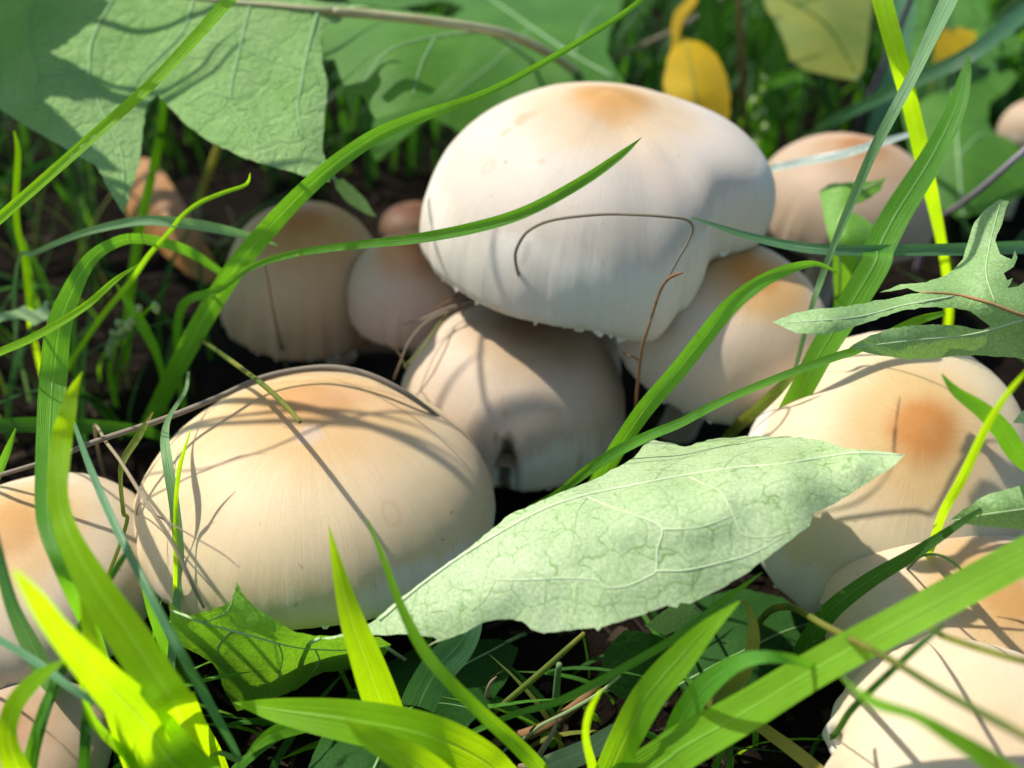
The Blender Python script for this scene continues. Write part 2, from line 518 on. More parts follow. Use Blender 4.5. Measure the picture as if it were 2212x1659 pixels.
def mushroom(label, cx, cy, zmm, rpx, hr, tilt, mat, rho=(), droop=(), dents=(), umbo=0.07, base=(0, 0), seed=0, nt=168, wob=0.02, fringe=40,
             a_exp=0.92, b_exp=0.95, stem_r=0.17, ragged=0.012, sx=1.0, sdir=0.0, notch=()):
    rnd = random.Random(seed)
    c = at(cx, cy, zmm)
    d = depth_of(c)
    rad = rpx * d / FPX
    n = Vector((math.tan(R(tilt[0])), -math.tan(R(tilt[1])), 1)).normalized()
    e1 = (Vector((1, 0, 0)) - n * n.x).normalized()
    e2 = n.cross(e1)
    hgt = hr * rad
    bpt = Vector((c.x + base[0] * rad - n.x * 0.5 * c.z, c.y + base[1] * rad - n.y * 0.5 * c.z, 0))
    bpt.z = ground_z(bpt.x, bpt.y) - 0.003
    root = empty('mushroom', bpt)
    tag(root, label, 'mushroom', 'cream mushrooms of the cluster')
    sd = Vector((seed * 3.7, seed * 1.9, seed * 0.6))
    ca, sa = math.cos(R(sdir)), math.sin(R(sdir))

    def pos(th, rr, yy, inset=0.0):
        deg = math.degrees(th) % 360
        k = 1 + periodic(rho, deg)
        dr = periodic(droop, deg)
        cs, sn = math.cos(th), math.sin(th)
        # oval caps: stretch along sdir
        al = cs * ca + sn * sa
        st = 1 + (sx - 1) * al * al
        edge = max(0.0, rr) ** 5
        rg = 1 + ragged * edge * edge * (noise.noise(Vector((cs * 9, sn * 9, 0)) + sd) + 0.6 * noise.noise(Vector((cs * 26, sn * 26, 3)) + sd))
        q = rad * rr * st * (1 + (k - 1) * max(0.0, rr) ** 2) * rg
        for (nd, nw, na) in notch:
            dd = (deg - nd + 180) % 360 - 180
            q *= 1 - na * math.exp(-(dd / nw) ** 4) * max(0.0, rr) ** 55
        z = hgt * yy - dr * rad * max(0.0, rr) ** 3
        p = e1 * (cs * q) + e2 * (sn * q) + n * z
        wv = noise.noise(p / rad * 1.5 + sd) * wob + noise.noise(p / rad * 4 + sd) * wob * 0.25
        p = p * (1 + wv)
        for (dx, dy, amp, wd) in dents:
            dd = ((cs * rr - dx) ** 2 + (sn * rr - dy) ** 2) / (wd * wd)
            p += n * (amp * rad * math.exp(-dd))
        p = p - n * inset
        return c + p

    V, F, A, U = [], [], [], []
    prof = []
    m_out = 26
    for i in range(m_out + 1):
        t = i / m_out * R(97)
        r_ = math.sin(t) ** a_exp
        y_ = math.copysign(abs(math.cos(t)) ** b_exp, math.cos(t)) + umbo * math.exp(-(r_ / 0.2) ** 2)
        prof.append((r_, y_, r_ if t < math.pi / 2 else 1 + (1 - r_), 0.0))
    lip = prof[-1]
    prof.append((lip[0] - 0.035, lip[1] - 0.035, 1.02, 0.0))
    prof.append((lip[0] - 0.08, lip[1] + 0.02, 1.02, 0.0))
    for k in range(1, 6):
        r_ = (lip[0] - 0.08) * (1 - k / 5) + 0.10 * k / 5
        prof.append((r_, max(-0.02, (1 - (r_ / 1.0) ** 2.2)) * 0.62 - 0.05, 0.95, 0.0))
    for j, (r_, y_, pr, ins) in enumerate(prof):
        for k in range(nt):
            th = 2 * math.pi * k / nt
            if j == 0:
                r_ = 0.0006
            V.append(pos(th, r_, y_))
            A.append((math.cos(th), math.sin(th), pr))
    rows = len(prof)
    for j in range(rows - 1):
        for k in range(nt):
            F.append((j * nt + k, (j + 1) * nt + k, (j + 1) * nt + (k + 1) % nt, j * nt + (k + 1) % nt))
    F.append(tuple(range(nt)))
    cap = mk('cap', V, F, mat, root, attr=A)
    # gills: a pleated cone under the cap
    gv, gf = [], []
    ng = 96
    for j in range(6):
        f = j / 5
        r_ = 0.14 + (lip[0] - 0.10 - 0.14) * f
        for k in range(ng * 2):
            th = 2 * math.pi * k / (ng * 2)
            y_ = (1 - r_ ** 2.2) * 0.60 - 0.075 - (0.05 if k % 2 else 0.0) * (1 - f * 0.7)
            gv.append(pos(th, r_, max(-0.06, y_)))
    for j in range(5):
        for k in range(ng * 2):
            k2 = (k + 1) % (ng * 2)
            gf.append((j * ng * 2 + k, j * ng * 2 + k2, (j + 1) * ng * 2 + k2, (j + 1) * ng * 2 + k))
    mk('gills', gv, gf, GILL, root, smooth=False)
    # stem
    top = c + n * (hgt * 0.42)
    mid = c.lerp(bpt, 0.5) - n * 0.0 + Vector((0, 0, 0.0))
    sp = catmull([tuple(bpt), tuple(bpt.lerp(mid, 0.6)), tuple(c - n * (rad * 0.35) if (c - n * rad * 0.35).z > bpt.z + 0.006 else c.lerp(bpt, 0.4)), tuple(top)], 6)
    sr = [rad * stem_r * (1.25 - 0.3 * i / len(sp) + 0.05 * noise.noise(Vector((i * 0.7, seed, 1)))) for i in range(len(sp))]
    sv, sf = tube(sp, sr, 18)
    mk('stem', sv, sf, STEM, root)
    # torn white veil left along the rim
    if fringe:
        fv, ff = [], []
        for i in range(fringe):
            th = rnd.uniform(0, 2 * math.pi)
            wd = rnd.uniform(0.012, 0.05)
            ln = rnd.uniform(0.008, 0.04)
            r1, y1, _, _ = prof[m_out]
            p0 = pos(th - wd, r1 * 1.0, y1 + 0.02); p1 = pos(th + wd, r1 * 1.0, y1 + 0.02)
            q0 = pos(th - wd * rnd.uniform(0.2, 0.8), r1 * rnd.uniform(0.97, 1.01), y1 - ln / max(0.2, hr) * rnd.uniform(0.6, 1))
            q1 = pos(th + wd * rnd.uniform(0.0, 0.7), r1 * rnd.uniform(0.97, 1.01), y1 - ln / max(0.2, hr) * rnd.uniform(0.6, 1))
            b = len(fv)
            fv += [p0, p1, q1, q0]
            ff.append((b, b + 1, b + 2, b + 3))
        mk('veil_fringe', fv, ff, VEIL, cap)['kind'] = 'stuff'
    CAPS.append((c.copy(), rad, hgt, n.copy(), e1, e2, (cx, cy, rpx), d))
    return root


WHITE = (0.72, 0.66, 0.56)
CM = {
    'front':  cap_mat('cap_front', (0.52, 0.27, 0.09), (0.62, 0.40, 0.18), (0.70, 0.54, 0.32), WHITE, 1.05, 0.14, 0.42, 1.3, 0.5, [(0.06, -0.28, 0.09, (0.40, 0.33, 0.27), 0.55, False), (0.5, -0.62, 0.07, (0.46, 0.32, 0.16), 0.5, True), (-0.45, 0.3, 0.06, (0.5, 0.27, 0.13), 0.5, False)]),
    'big':    cap_mat('cap_big', (0.50, 0.27, 0.08), (0.60, 0.45, 0.28), (0.62, 0.54, 0.44), WHITE, 0.95, 0.16, 0.45, 4.1, 0.35, [(-0.46, -0.12, 0.085, (0.42, 0.27, 0.15), 0.75, False), (-0.54, -0.2, 0.05, (0.45, 0.3, 0.18), 0.6, False), (-0.63, -0.4, 0.07, (0.45, 0.32, 0.22), 0.6, True), (-0.36, -0.5, 0.035, (0.42, 0.30, 0.2), 0.6, False), (-0.12, -0.86, 0.06, (0.42, 0.36, 0.3), 0.7, True), (-0.42, -0.85, 0.03, (0.4, 0.32, 0.26), 0.6, False), (0.02, -0.12, 0.22, (0.5, 0.27, 0.09), 0.5, False)]),
    'mid':    cap_mat('cap_middle', (0.36, 0.21, 0.10), (0.48, 0.34, 0.20), (0.60, 0.47, 0.34), WHITE, 1.0, 0.20, 0.42, 7.7, 0.3, [(-0.07, -0.97, 0.10, (0.05, 0.03, 0.015), 0.95, False), (-0.16, -0.9, 0.04, (0.3, 0.18, 0.08), 0.6, False), (-0.1, -0.8, 0.03, (0.4, 0.25, 0.1), 0.5, False)]),  # first mark paints in the dark of the open rim notch
    'right':  cap_mat('cap_right', (0.58, 0.25, 0.05), (0.62, 0.37, 0.15), (0.68, 0.54, 0.39), WHITE, 1.05, 0.14, 0.45, 2.9, 0.2),
    'far':    cap_mat('cap_far_right', (0.52, 0.22, 0.06), (0.62, 0.42, 0.19), (0.68, 0.55, 0.35), WHITE, 0.95, 0.10, 0.45, 9.2, 0.2),
    'low':    cap_mat('cap_low', (0.50, 0.27, 0.09), (0.58, 0.38, 0.18), (0.64, 0.51, 0.35), WHITE, 1.05, 0.18, 0.45, 5.5, 0.3),
    'brown':  cap_mat('cap_brown', (0.46, 0.19, 0.06), (0.50, 0.27, 0.10), (0.58, 0.41, 0.24), (0.70, 0.62, 0.5), 1.25, 0.25, 0.42, 3.3, 0.3),
    'rust':   cap_mat('cap_rust', (0.46, 0.16, 0.05), (0.56, 0.27, 0.11), (0.66, 0.47, 0.34), (0.70, 0.62, 0.54), 1.2, 0.25, 0.42, 6.1, 0.3),
    'plain':  cap_mat('cap_plain', (0.62, 0.47, 0.28), (0.65, 0.51, 0.33), (0.68, 0.55, 0.38), WHITE, 1.0, 0.2, 0.45, 5.9, 0.2),
    'shade':  cap_mat('cap_rust_shaded', (0.12, 0.04, 0.015), (0.15, 0.06, 0.028), (0.18, 0.10, 0.06), (0.22, 0.15, 0.11), 1.2, 0.3, 0.45, 2.2, 0.3),  # rust cap colour darkened to stand in for deep shade
    'tan':    cap_mat('cap_tan_shaded', (0.36, 0.17, 0.06), (0.42, 0.27, 0.15), (0.46, 0.34, 0.23), (0.52, 0.44, 0.35), 1.05, 0.45, 0.5, 8.4, 0.3),  # tan made darker and browner to paint in the shade on the back caps
}

mushroom('large smooth tan-centred mushroom with a straw lying over its crown beside the pale underside leaf',
         685, 1092, 25, 385, 0.66, (0, -6), CM['front'], rho=[(0, 0.0), (180, 0.0), (215, 0.0)], droop=[(270, -0.05), (0, 0.02), (180, 0.04), (90, 0)],
         base=(0.1, 0.35), seed=1, umbo=0.04, wob=0.018, a_exp=0.9, b_exp=1.12)
mushroom('tallest and largest cream mushroom with drooping rim and dry straw loop on it',
         1283, 478, 55, 366, 0.74, (3, 2), CM['big'],
         rho=[(0, 0.02), (60, -0.02), (120, 0.0), (180, 0.01), (205, 0.02), (235, 0.02), (262, 0.02), (284, 0.03), (298, -0.05), (316, -0.16), (340, -0.03)],
         droop=[(0, -0.16), (60, -0.03), (180, 0.03), (225, 0.02), (265, 0.0), (284, 0.07), (298, -0.04), (316, -0.24), (340, -0.22), (90, 0)],
         dents=[(0.02, -0.28, -0.03, 0.16), (-0.65, -0.05, -0.015, 0.12)], base=(0.1, 0.3), seed=2, umbo=0.05, wob=0.02)
mushroom('pinkish-tan mushroom with a dark bite notched from its rim in the middle of the cluster',
         1108, 868, 20, 242, 0.82, (4, 2), CM['mid'],
         notch=[(266, 5.5, 0.34), (305, 2, 0.06), (322, 1.5, 0.05)],
         droop=[(180, 0.02), (240, 0.04), (300, 0.06), (0, 0.03), (90, 0)], base=(0.2, 0.5), seed=3, umbo=0.03, fringe=46)
mushroom('cream mushroom with orange centre and thin brown stalk hanging across its rim',
         1560, 728, 36, 226, 0.84, (10, 12), CM['right'], rho=[(0, 0.02), (200, 0.02), (240, 0.0), (90, 0)], droop=[(220, 0.05), (290, 0.02), (0, 0.0), (90, 0)],
         base=(-0.1, 0.5), seed=4, umbo=0.05, fringe=44)
mushroom('broad cream mushroom with a small rust-orange centre under the tip of the pale underside leaf',
         1912, 1024, 30, 296, 0.70, (2, 24), CM['far'], sx=1.2, sdir=56, rho=[(0, 0), (180, 0.0)], droop=[(270, 0.06), (0, 0.0), (90, 0), (180, 0.03)],
         base=(0.0, 0.3), seed=5, umbo=0.05, fringe=20)
mushroom('tan mushroom half hidden under the broad diagonal grass blade with orange centre showing',
         2110, 1395, 22, 330, 0.52, (6, 4), CM['low'], base=(0.1, 0.4), seed=6, umbo=0.05, fringe=24)
mushroom('split-rimmed pale mushroom dappled with sun beneath the olive grass stem',
         2120, 1690, 26, 330, 0.60, (0, 8), CM['plain'], notch=[(166, 5, 0.22), (190, 3, 0.08)], base=(0.2, 0.2), seed=7, umbo=0.0, fringe=36, ragged=0.03)
mushroom('tan-brown mushroom behind the broad upright grass blades at the edge of the left tangle',
         70, 1262, 22, 285, 0.60, (-4, 6), CM['low'], base=(0.1, 0.3), seed=8, umbo=0.05, fringe=20)
mushroom('small pale mushroom low down beneath the blurred lime blade',
         50, 1640, 16, 185, 0.60, (0, 6), CM['tan'], base=(0.0, 0.2), seed=9, umbo=0.03, fringe=16)
mushroom('brown-topped mushroom with torn white rim beside the dead orange leaf',
         662, 632, 26, 176, 1.12, (5, 6), CM['brown'], rho=[(0, 0), (180, 0.0), (215, 0.06), (235, 0.02), (270, 0.0)], droop=[(200, 0.08), (235, 0.12), (270, 0.12), (320, 0.10), (0, 0), (90, 0)],
         base=(0.3, 0.5), seed=10, umbo=0.03, fringe=50, ragged=0.03)
mushroom('rusty-topped mushroom tucked between the brown-topped one and the largest cream cap',
         893, 640, 32, 138, 1.0, (4, 6), CM['rust'], droop=[(200, 0.10), (240, 0.12), (300, 0.10), (0, 0), (90, 0)], rho=[(200, 0.04), (240, 0.03), (0, 0), (90, 0)],
         base=(0.2, 0.5), seed=11, umbo=0.03, fringe=40, ragged=0.03)
mushroom('small rust mushroom coloured darker for the deep shade behind the rusty-topped one',
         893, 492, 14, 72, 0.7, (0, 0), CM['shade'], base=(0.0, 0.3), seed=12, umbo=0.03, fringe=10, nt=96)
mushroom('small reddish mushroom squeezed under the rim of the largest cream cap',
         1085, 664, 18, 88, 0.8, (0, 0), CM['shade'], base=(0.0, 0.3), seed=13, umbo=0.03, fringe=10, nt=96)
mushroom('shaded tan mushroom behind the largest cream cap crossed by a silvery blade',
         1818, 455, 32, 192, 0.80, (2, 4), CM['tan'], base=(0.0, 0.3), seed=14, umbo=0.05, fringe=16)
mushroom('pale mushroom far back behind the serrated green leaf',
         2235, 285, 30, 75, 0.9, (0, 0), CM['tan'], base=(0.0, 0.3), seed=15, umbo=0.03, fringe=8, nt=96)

# ------------------------------------------------------------------ broad leaves
def seg_dist(p, a, b):
    ax, ay = a; bx, by = b
    dx, dy = bx - ax, by - ay
    L = dx * dx + dy * dy
    t = 0 if L == 0 else max(0, min(1, ((p[0] - ax) * dx + (p[1] - ay) * dy) / L))
    return math.hypot(p[0] - ax - t * dx, p[1] - ay - t * dy)


def inside(p, poly):
    x, y = p
    c = False
    j = len(poly) - 1
    for i in range(len(poly)):
        if (poly[i][1] > y) != (poly[j][1] > y) and x < (poly[j][0] - poly[i][0]) * (y - poly[i][1]) / (poly[j][1] - poly[i][1]) + poly[i][0]:
            c = not c
        j = i
    return c


def leaf(name, label, outline, mat, ctrl=(), veins=(), bulge=0.6, step=24, wave=0.6, seed=0, petiole=None, cat='leaf', group=None, jag=1.5, pmat=None):
    """outline/ctrl: (px, py, height mm).  veins: (part name, width px, material, [(px, py), ...]).  The sheet is draped over the control heights."""
    rnd = random.Random(seed)
    O = []
    m = len(outline)
    for i in range(m):
        a, b = outline[i], outline[(i + 1) % m]
        L = math.hypot(b[0] - a[0], b[1] - a[1])
        k = max(1, int(L / 11))
        for q in range(k):
            t = q / k
            j = (rnd.uniform(-jag, jag) if q else 0.0)
            nx, ny = -(b[1] - a[1]) / max(L, 1e-6), (b[0] - a[0]) / max(L, 1e-6)
            O.append((a[0] + (b[0] - a[0]) * t + nx * j, a[1] + (b[1] - a[1]) * t + ny * j, a[2] + (b[2] - a[2]) * t))
    segs = [(v[3][i], v[3][i + 1]) for v in veins for i in range(len(v[3]) - 1)]
    K = np.array([tuple(o) for o in outline] + [tuple(c) for c in ctrl], dtype=float)
    KP = K[:, :2] / 400.0

    def tps(r2):
        return 0.5 * r2 * np.log(r2 + 1e-9)
    nk = len(K)
    A = np.zeros((nk + 3, nk + 3))
    A[:nk, :nk] = tps(((KP[:, None, :] - KP[None, :, :]) ** 2).sum(2)) + np.eye(nk) * 0.02
    A[:nk, nk] = 1; A[:nk, nk + 1:] = KP
    A[nk, :nk] = 1; A[nk + 1:, :nk] = KP.T
    sol = np.linalg.solve(A, np.concatenate([K[:, 2], [0, 0, 0]]))

    def height(px, py):
        q = np.array([px, py]) / 400.0
        return float(tps(((KP - q) ** 2).sum(1)) @ sol[:nk] + sol[nk] + sol[nk + 1:] @ q)

    def place(px, py, lift=0.0):
        z = height(px, py)
        p = at(px, py, z)
        dv = 1e9
        for a, b in segs:
            dv = min(dv, seg_dist((px, py), a, b))
        s = 0.0
        if segs:
            t = min(1.0, dv / 75.0)
            s = bulge * t * t * (3 - 2 * t)
        q = Vector((px / 130.0, py / 130.0, seed * 2.3))
        s += wave * noise.noise(q) * 1.6 + wave * 0.35 * noise.noise(q * 3.1)
        n = (CAM - p).normalized()
        return p + n * ((-s + lift) / 1000.0)

    xs = [o[0] for o in O]; ys = [o[1] for o in O]
    pts = [(o[0], o[1]) for o in O]
    nb = len(pts)
    poly = list(pts)
    y = min(ys)
    row = 0
    bseg = [(poly[i], poly[(i + 1) % nb]) for i in range(nb)]
    BA = np.array([b[0] for b in bseg])
    while y < max(ys):
        x = min(xs) + (row % 2) * step / 2
        while x < max(xs):
            p = (x + rnd.uniform(-3, 3), y + rnd.uniform(-3, 3))
            if np.min((BA[:, 0] - p[0]) ** 2 + (BA[:, 1] - p[1]) ** 2) > (step * 0.55) ** 2 and inside(p, poly):
                pts.append(p)
            x += step
        y += step * 0.87
        row += 1
    res = delaunay_2d_cdt([Vector(p) for p in pts], [], [list(range(nb))], 1, 1e-4)
    V2, F2 = res[0], res[2]
    V = [place(p.x, p.y) for p in V2]
    F = [tuple(f) for f in F2]
    base = min(V, key=lambda v: v.z).copy()
    if petiole:
        base = at(*petiole[-1][:3])
    parts = bool(veins) or bool(petiole)
    if parts:
        root = empty(name, base)
        bl = mk('blade', V, F, mat, root)
        for (vn, wpx, vm, vp) in veins:
            sm = catmull(vp, 5)
            P = [place(q[0], q[1], 0.0) for q in sm]
            nn = len(P)
            rr = [wpx * depth_of(p) / FPX * 0.5 * (1.0 - 0.55 * i / nn) for i, p in enumerate(P)]
            tv, tf = tube(P, rr, 6)
            mk(vn, tv, tf, vm, bl)
        if petiole:
            sm = catmull([tuple(at(a, b, c)) + (wd,) for a, b, c, wd in petiole], 6)
            P = [Vector(q[:3]) for q in sm]
            tv, tf = tube(P, [q[3] * depth_of(p) / FPX * 0.5 for q, p in zip(sm, P)], 8)
            mk('petiole', tv, tf, pmat or PETIOLE, root)
    else:
        root = mk(name, V, F, mat, None, base)
    tag(root, label, cat, group)
    return root


def P3(s):
    return [tuple(float(x) for x in t.split(',')) for t in s.split()]


# the pale leaf lying underside-up across the front of the cluster
leaf('dock_leaf', 'large pale green leaf lying underside up with netted veins against the front mushroom',
     P3('672,1383,36 760,1366,38 800,1346,40 850,1304,43 905,1262,46 1000,1193,49 1100,1112,51 1200,1068,52 1290,1032,50 1370,988,46 1390,962,44 1412,950,43 1480,965,45 1530,950,46 1600,943,47 1700,941,50 1780,952,54 1828,970,59 '
        '1890,972,61 1955,983,62 1925,1012,61 1880,1040,59 1800,1090,56 1757,1108,58 1750,1134,57 1700,1172,56 1650,1210,55 1600,1246,53 1560,1270,52 1490,1304,51 1470,1302,51 1462,1313,50 1440,1308,51 1380,1330,50 1300,1354,49 1292,1363,49 1284,1355,49 '
        '1220,1362,48 1175,1368,47 1148,1360,47 1128,1342,47 1105,1337,47 1075,1338,47 1040,1346,46 1000,1368,45 960,1382,43 925,1396,42 918,1400,41 945,1382,43 935,1376,43 915,1374,43 880,1370,42 780,1373,39'),
     LM['dock'], ctrl=P3('1840,977,63 1700,1000,62 1560,1014,59 1400,1042,57 1250,1075,55 1400,1200,54 1250,1220,53 1100,1240,51 1600,1110,58 1700,1080,59 1000,1290,48'),
     veins=[('midrib', 9, VEIN_W, [(1950, 983), (1840, 979), (1700, 1001), (1560, 1014), (1400, 1042), (1250, 1074), (1150, 1112), (1004, 1197), (905, 1268), (820, 1340)][::-1]),
            ('vein', 5, VEIN_W, [(1004, 1197), (1017, 1223), (1064, 1249), (1130, 1253), (1210, 1249), (1287, 1253), (1310, 1269), (1354, 1266), (1400, 1246), (1417, 1233), (1420, 1189), (1430, 1143), (1390, 1120), (1320, 1095), (1270, 1075)][::-1]),
            ('vein', 4.5, VEIN_W, [(1417, 1233), (1480, 1232), (1554, 1216), (1624, 1196), (1690, 1160)]),
            ('vein', 4.5, VEIN_W, [(1490, 1030), (1514, 1043), (1557, 1063), (1584, 1113), (1607, 1156), (1664, 1159), (1707, 1146)]),
            ('vein', 4, VEIN_W, [(1430, 1143), (1474, 1143), (1524, 1136), (1584, 1113)]),
            ('vein', 2, VEIN_M, [(1707, 1002), (1741, 1026), (1737, 1046), (1747, 1063), (1790, 1075)]),
            ('vein', 2.6, VEIN_M, [(1070, 1253), (1057, 1280), (1044, 1300), (1020, 1320)]),
            ('vein', 2, VEIN_M, [(1177, 1253), (1179, 1280), (1177, 1306), (1170, 1330)]),
            ('vein', 2, VEIN_M, [(1247, 1256), (1244, 1300), (1240, 1325)]),
            ('vein', 2.2, VEIN_M, [(1310, 1269), (1297, 1290), (1292, 1330), (1290, 1356)]),
            ('vein', 2, VEIN_M, [(1150, 1112), (1134, 1130), (1130, 1156), (1147, 1180)]),
            ('vein', 2, VEIN_M, [(1270, 1075), (1247, 1106), (1237, 1170), (1230, 1206)]),
            ('vein', 2.6, VEIN_M, [(905, 1268), (897, 1290), (887, 1322)]),
            ('vein', 2, VEIN_M, [(930, 1322), (964, 1320), (975, 1338), (984, 1353)]),
            ('vein', 2, VEIN_M, [(1410, 1040), (1440, 1010), (1490, 985), (1530, 975)]),
            ('vein', 2, VEIN_M, [(1560, 1014), (1590, 985), (1640, 970), (1680, 950)])],
     bulge=0.6, step=18, wave=0.35, seed=3, petiole=[(690, 1380, 37, 8), (640, 1402, 28, 10), (600, 1446, 12, 11), (585, 1475, -3, 12)], pmat=VEIN)

# dandelion leaf hanging over the back of the scene
leaf('dandelion_leaf', 'big toothed grey-green dandelion leaf arching over the dark soil behind the cluster',
     P3('-260,-90,92 -200,60,86 -120,170,82 0,236,79 60,274,78 110,304,77 170,338,76 205,356,75 222,384,73 240,420,71 268,462,68 276,440,69 284,405,71 300,360,73 308,300,76 312,250,78 322,222,80 340,205,81 358,222,80 400,268,79 450,304,78 520,338,76 600,364,75 690,388,73 712,392,72 706,350,74 696,322,76 698,290,78 704,230,82 708,180,85 700,150,87 '
        '696,128,88 692,90,90 700,56,92 740,48,92 '
        '740,20,94 800,14,95 700,4,96 600,-14,97 500,-30,98 300,-70,99 0,-120,99'),
     LM['dand'], ctrl=P3('500,5,96 700,28,95 300,-20,96 200,150,85 560,220,82 260,330,75 120,200,84'),
     veins=[('midrib', 20, PETIOLE, [(0, -60), (300, -20), (500, 5), (600, 14), (730, 26)][::-1]),
            ('vein', 7, VEIN_D, [(687, 24), (663, 117), (650, 190), (643, 233), (655, 300)]),
            ('vein', 6, VEIN_D, [(540, 10), (520, 100), (497, 213), (520, 253), (560, 310)]),
            ('vein', 7, VEIN_D, [(420, -4), (397, 67), (333, 133), (307, 160), (280, 200)]),
            ('vein', 7, VEIN_D, [(260, -25), (203, 77), (193, 150), (200, 193), (220, 240), (262, 330), (268, 430)]),
            ('vein', 5, VEIN_D, [(100, -60), (60, 60), (82, 160), (80, 206), (127, 240)]),
            ('vein', 5, VEIN_D, [(193, 150), (140, 160), (82, 165)]),
            ('vein', 5, VEIN_D, [(497, 213), (450, 200), (400, 230)]),
            ('vein', 4, VEIN_D, [(520, 100), (580, 130), (650, 150)]),
            ('vein', 4, VEIN_D, [(397, 67), (450, 90), (520, 100)])],
     bulge=1.5, step=20, wave=0.5, seed=5,
     petiole=[(720, 26, 95, 20), (800, 31, 94, 20), (940, 47, 92, 20), (1062, 66, 88, 20), (1120, 84, 82, 20), (1180, 112, 74, 20), (1230, 145, 64, 19), (1262, 172, 52, 18), (1300, 240, 25, 18), (1320, 290, -3, 18)])
leaf('dandelion_leaf', 'shaded part of the big dandelion leaf below its stalk coloured darker as a separate leaf',  # same leaf as above; its shade is put into a darker material
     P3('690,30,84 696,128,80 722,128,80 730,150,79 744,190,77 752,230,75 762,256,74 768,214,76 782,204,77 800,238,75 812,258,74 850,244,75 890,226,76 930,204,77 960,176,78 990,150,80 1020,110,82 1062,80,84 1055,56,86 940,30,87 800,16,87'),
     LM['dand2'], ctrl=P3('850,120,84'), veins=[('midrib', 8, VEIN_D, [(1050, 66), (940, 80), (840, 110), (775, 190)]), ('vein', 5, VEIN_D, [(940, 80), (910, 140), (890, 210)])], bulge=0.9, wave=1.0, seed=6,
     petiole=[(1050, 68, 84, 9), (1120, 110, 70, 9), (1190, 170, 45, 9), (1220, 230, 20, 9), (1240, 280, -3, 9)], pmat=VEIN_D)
leaf('dandelion_leaf', 'unseen second toothed leaf added high up to shade the big dandelion leaf',  # out of view; added to cast broad shade on the big leaf
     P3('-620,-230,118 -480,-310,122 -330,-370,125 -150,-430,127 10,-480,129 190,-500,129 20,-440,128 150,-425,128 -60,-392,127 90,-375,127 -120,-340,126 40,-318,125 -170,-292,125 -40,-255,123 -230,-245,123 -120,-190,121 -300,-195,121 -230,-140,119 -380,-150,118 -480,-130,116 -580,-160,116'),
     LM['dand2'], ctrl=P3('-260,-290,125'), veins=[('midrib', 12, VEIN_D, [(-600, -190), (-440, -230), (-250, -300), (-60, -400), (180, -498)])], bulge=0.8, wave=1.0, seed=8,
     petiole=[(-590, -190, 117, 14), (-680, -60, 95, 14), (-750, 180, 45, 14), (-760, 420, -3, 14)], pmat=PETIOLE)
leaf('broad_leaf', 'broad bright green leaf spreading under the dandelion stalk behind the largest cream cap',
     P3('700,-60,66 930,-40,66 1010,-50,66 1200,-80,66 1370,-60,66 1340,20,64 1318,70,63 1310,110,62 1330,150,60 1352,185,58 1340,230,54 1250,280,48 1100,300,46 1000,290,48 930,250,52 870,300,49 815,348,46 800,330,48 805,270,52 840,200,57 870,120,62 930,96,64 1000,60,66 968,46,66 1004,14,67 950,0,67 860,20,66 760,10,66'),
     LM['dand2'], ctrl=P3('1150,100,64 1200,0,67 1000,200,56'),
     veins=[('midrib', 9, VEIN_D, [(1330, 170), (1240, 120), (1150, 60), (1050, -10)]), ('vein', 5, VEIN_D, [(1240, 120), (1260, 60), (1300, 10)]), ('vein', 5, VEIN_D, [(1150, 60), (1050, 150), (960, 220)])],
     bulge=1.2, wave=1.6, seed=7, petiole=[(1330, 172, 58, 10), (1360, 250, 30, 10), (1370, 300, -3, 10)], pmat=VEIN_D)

leaf('dandelion_leaf', 'small crinkled lime dandelion leaf with hooked teeth under the front mushroom rim',
     P3('366,1300,40 378,1312,40 402,1332,40 440,1322,41 480,1310,42 500,1296,43 508,1278,44 510,1256,45 524,1282,44 548,1310,43 580,1330,42 612,1350,41 640,1366,39 680,1374,37 740,1372,35 820,1376,28 845,1392,24 820,1430,18 760,1446,16 700,1452,15 672,1464,14 640,1490,12 560,1520,9 512,1536,7 496,1510,10 484,1490,12 476,1462,15 462,1436,18 430,1414,22 396,1398,24 376,1370,28 366,1336,31'),
     LM['young'], ctrl=P3('420,1345,40 520,1380,36 600,1410,31 700,1400,30'),
     veins=[('midrib', 7, VEIN, [(370, 1318), (440, 1345), (540, 1372), (640, 1398), (740, 1404), (835, 1398)]), ('vein', 4, VEIN, [(440, 1345), (490, 1320), (509, 1270)]), ('vein', 4, VEIN, [(600, 1388), (610, 1420), (600, 1470)]), ('vein', 4, VEIN, [(500, 1362), (470, 1400), (480, 1440)]), ('vein', 4, VEIN, [(680, 1402), (690, 1430), (670, 1458)])],
     bulge=1.6, step=18, wave=0.9, seed=9, petiole=[(835, 1398, 24, 8), (880, 1430, 10, 9), (900, 1450, -3, 9)], pmat=VEIN)

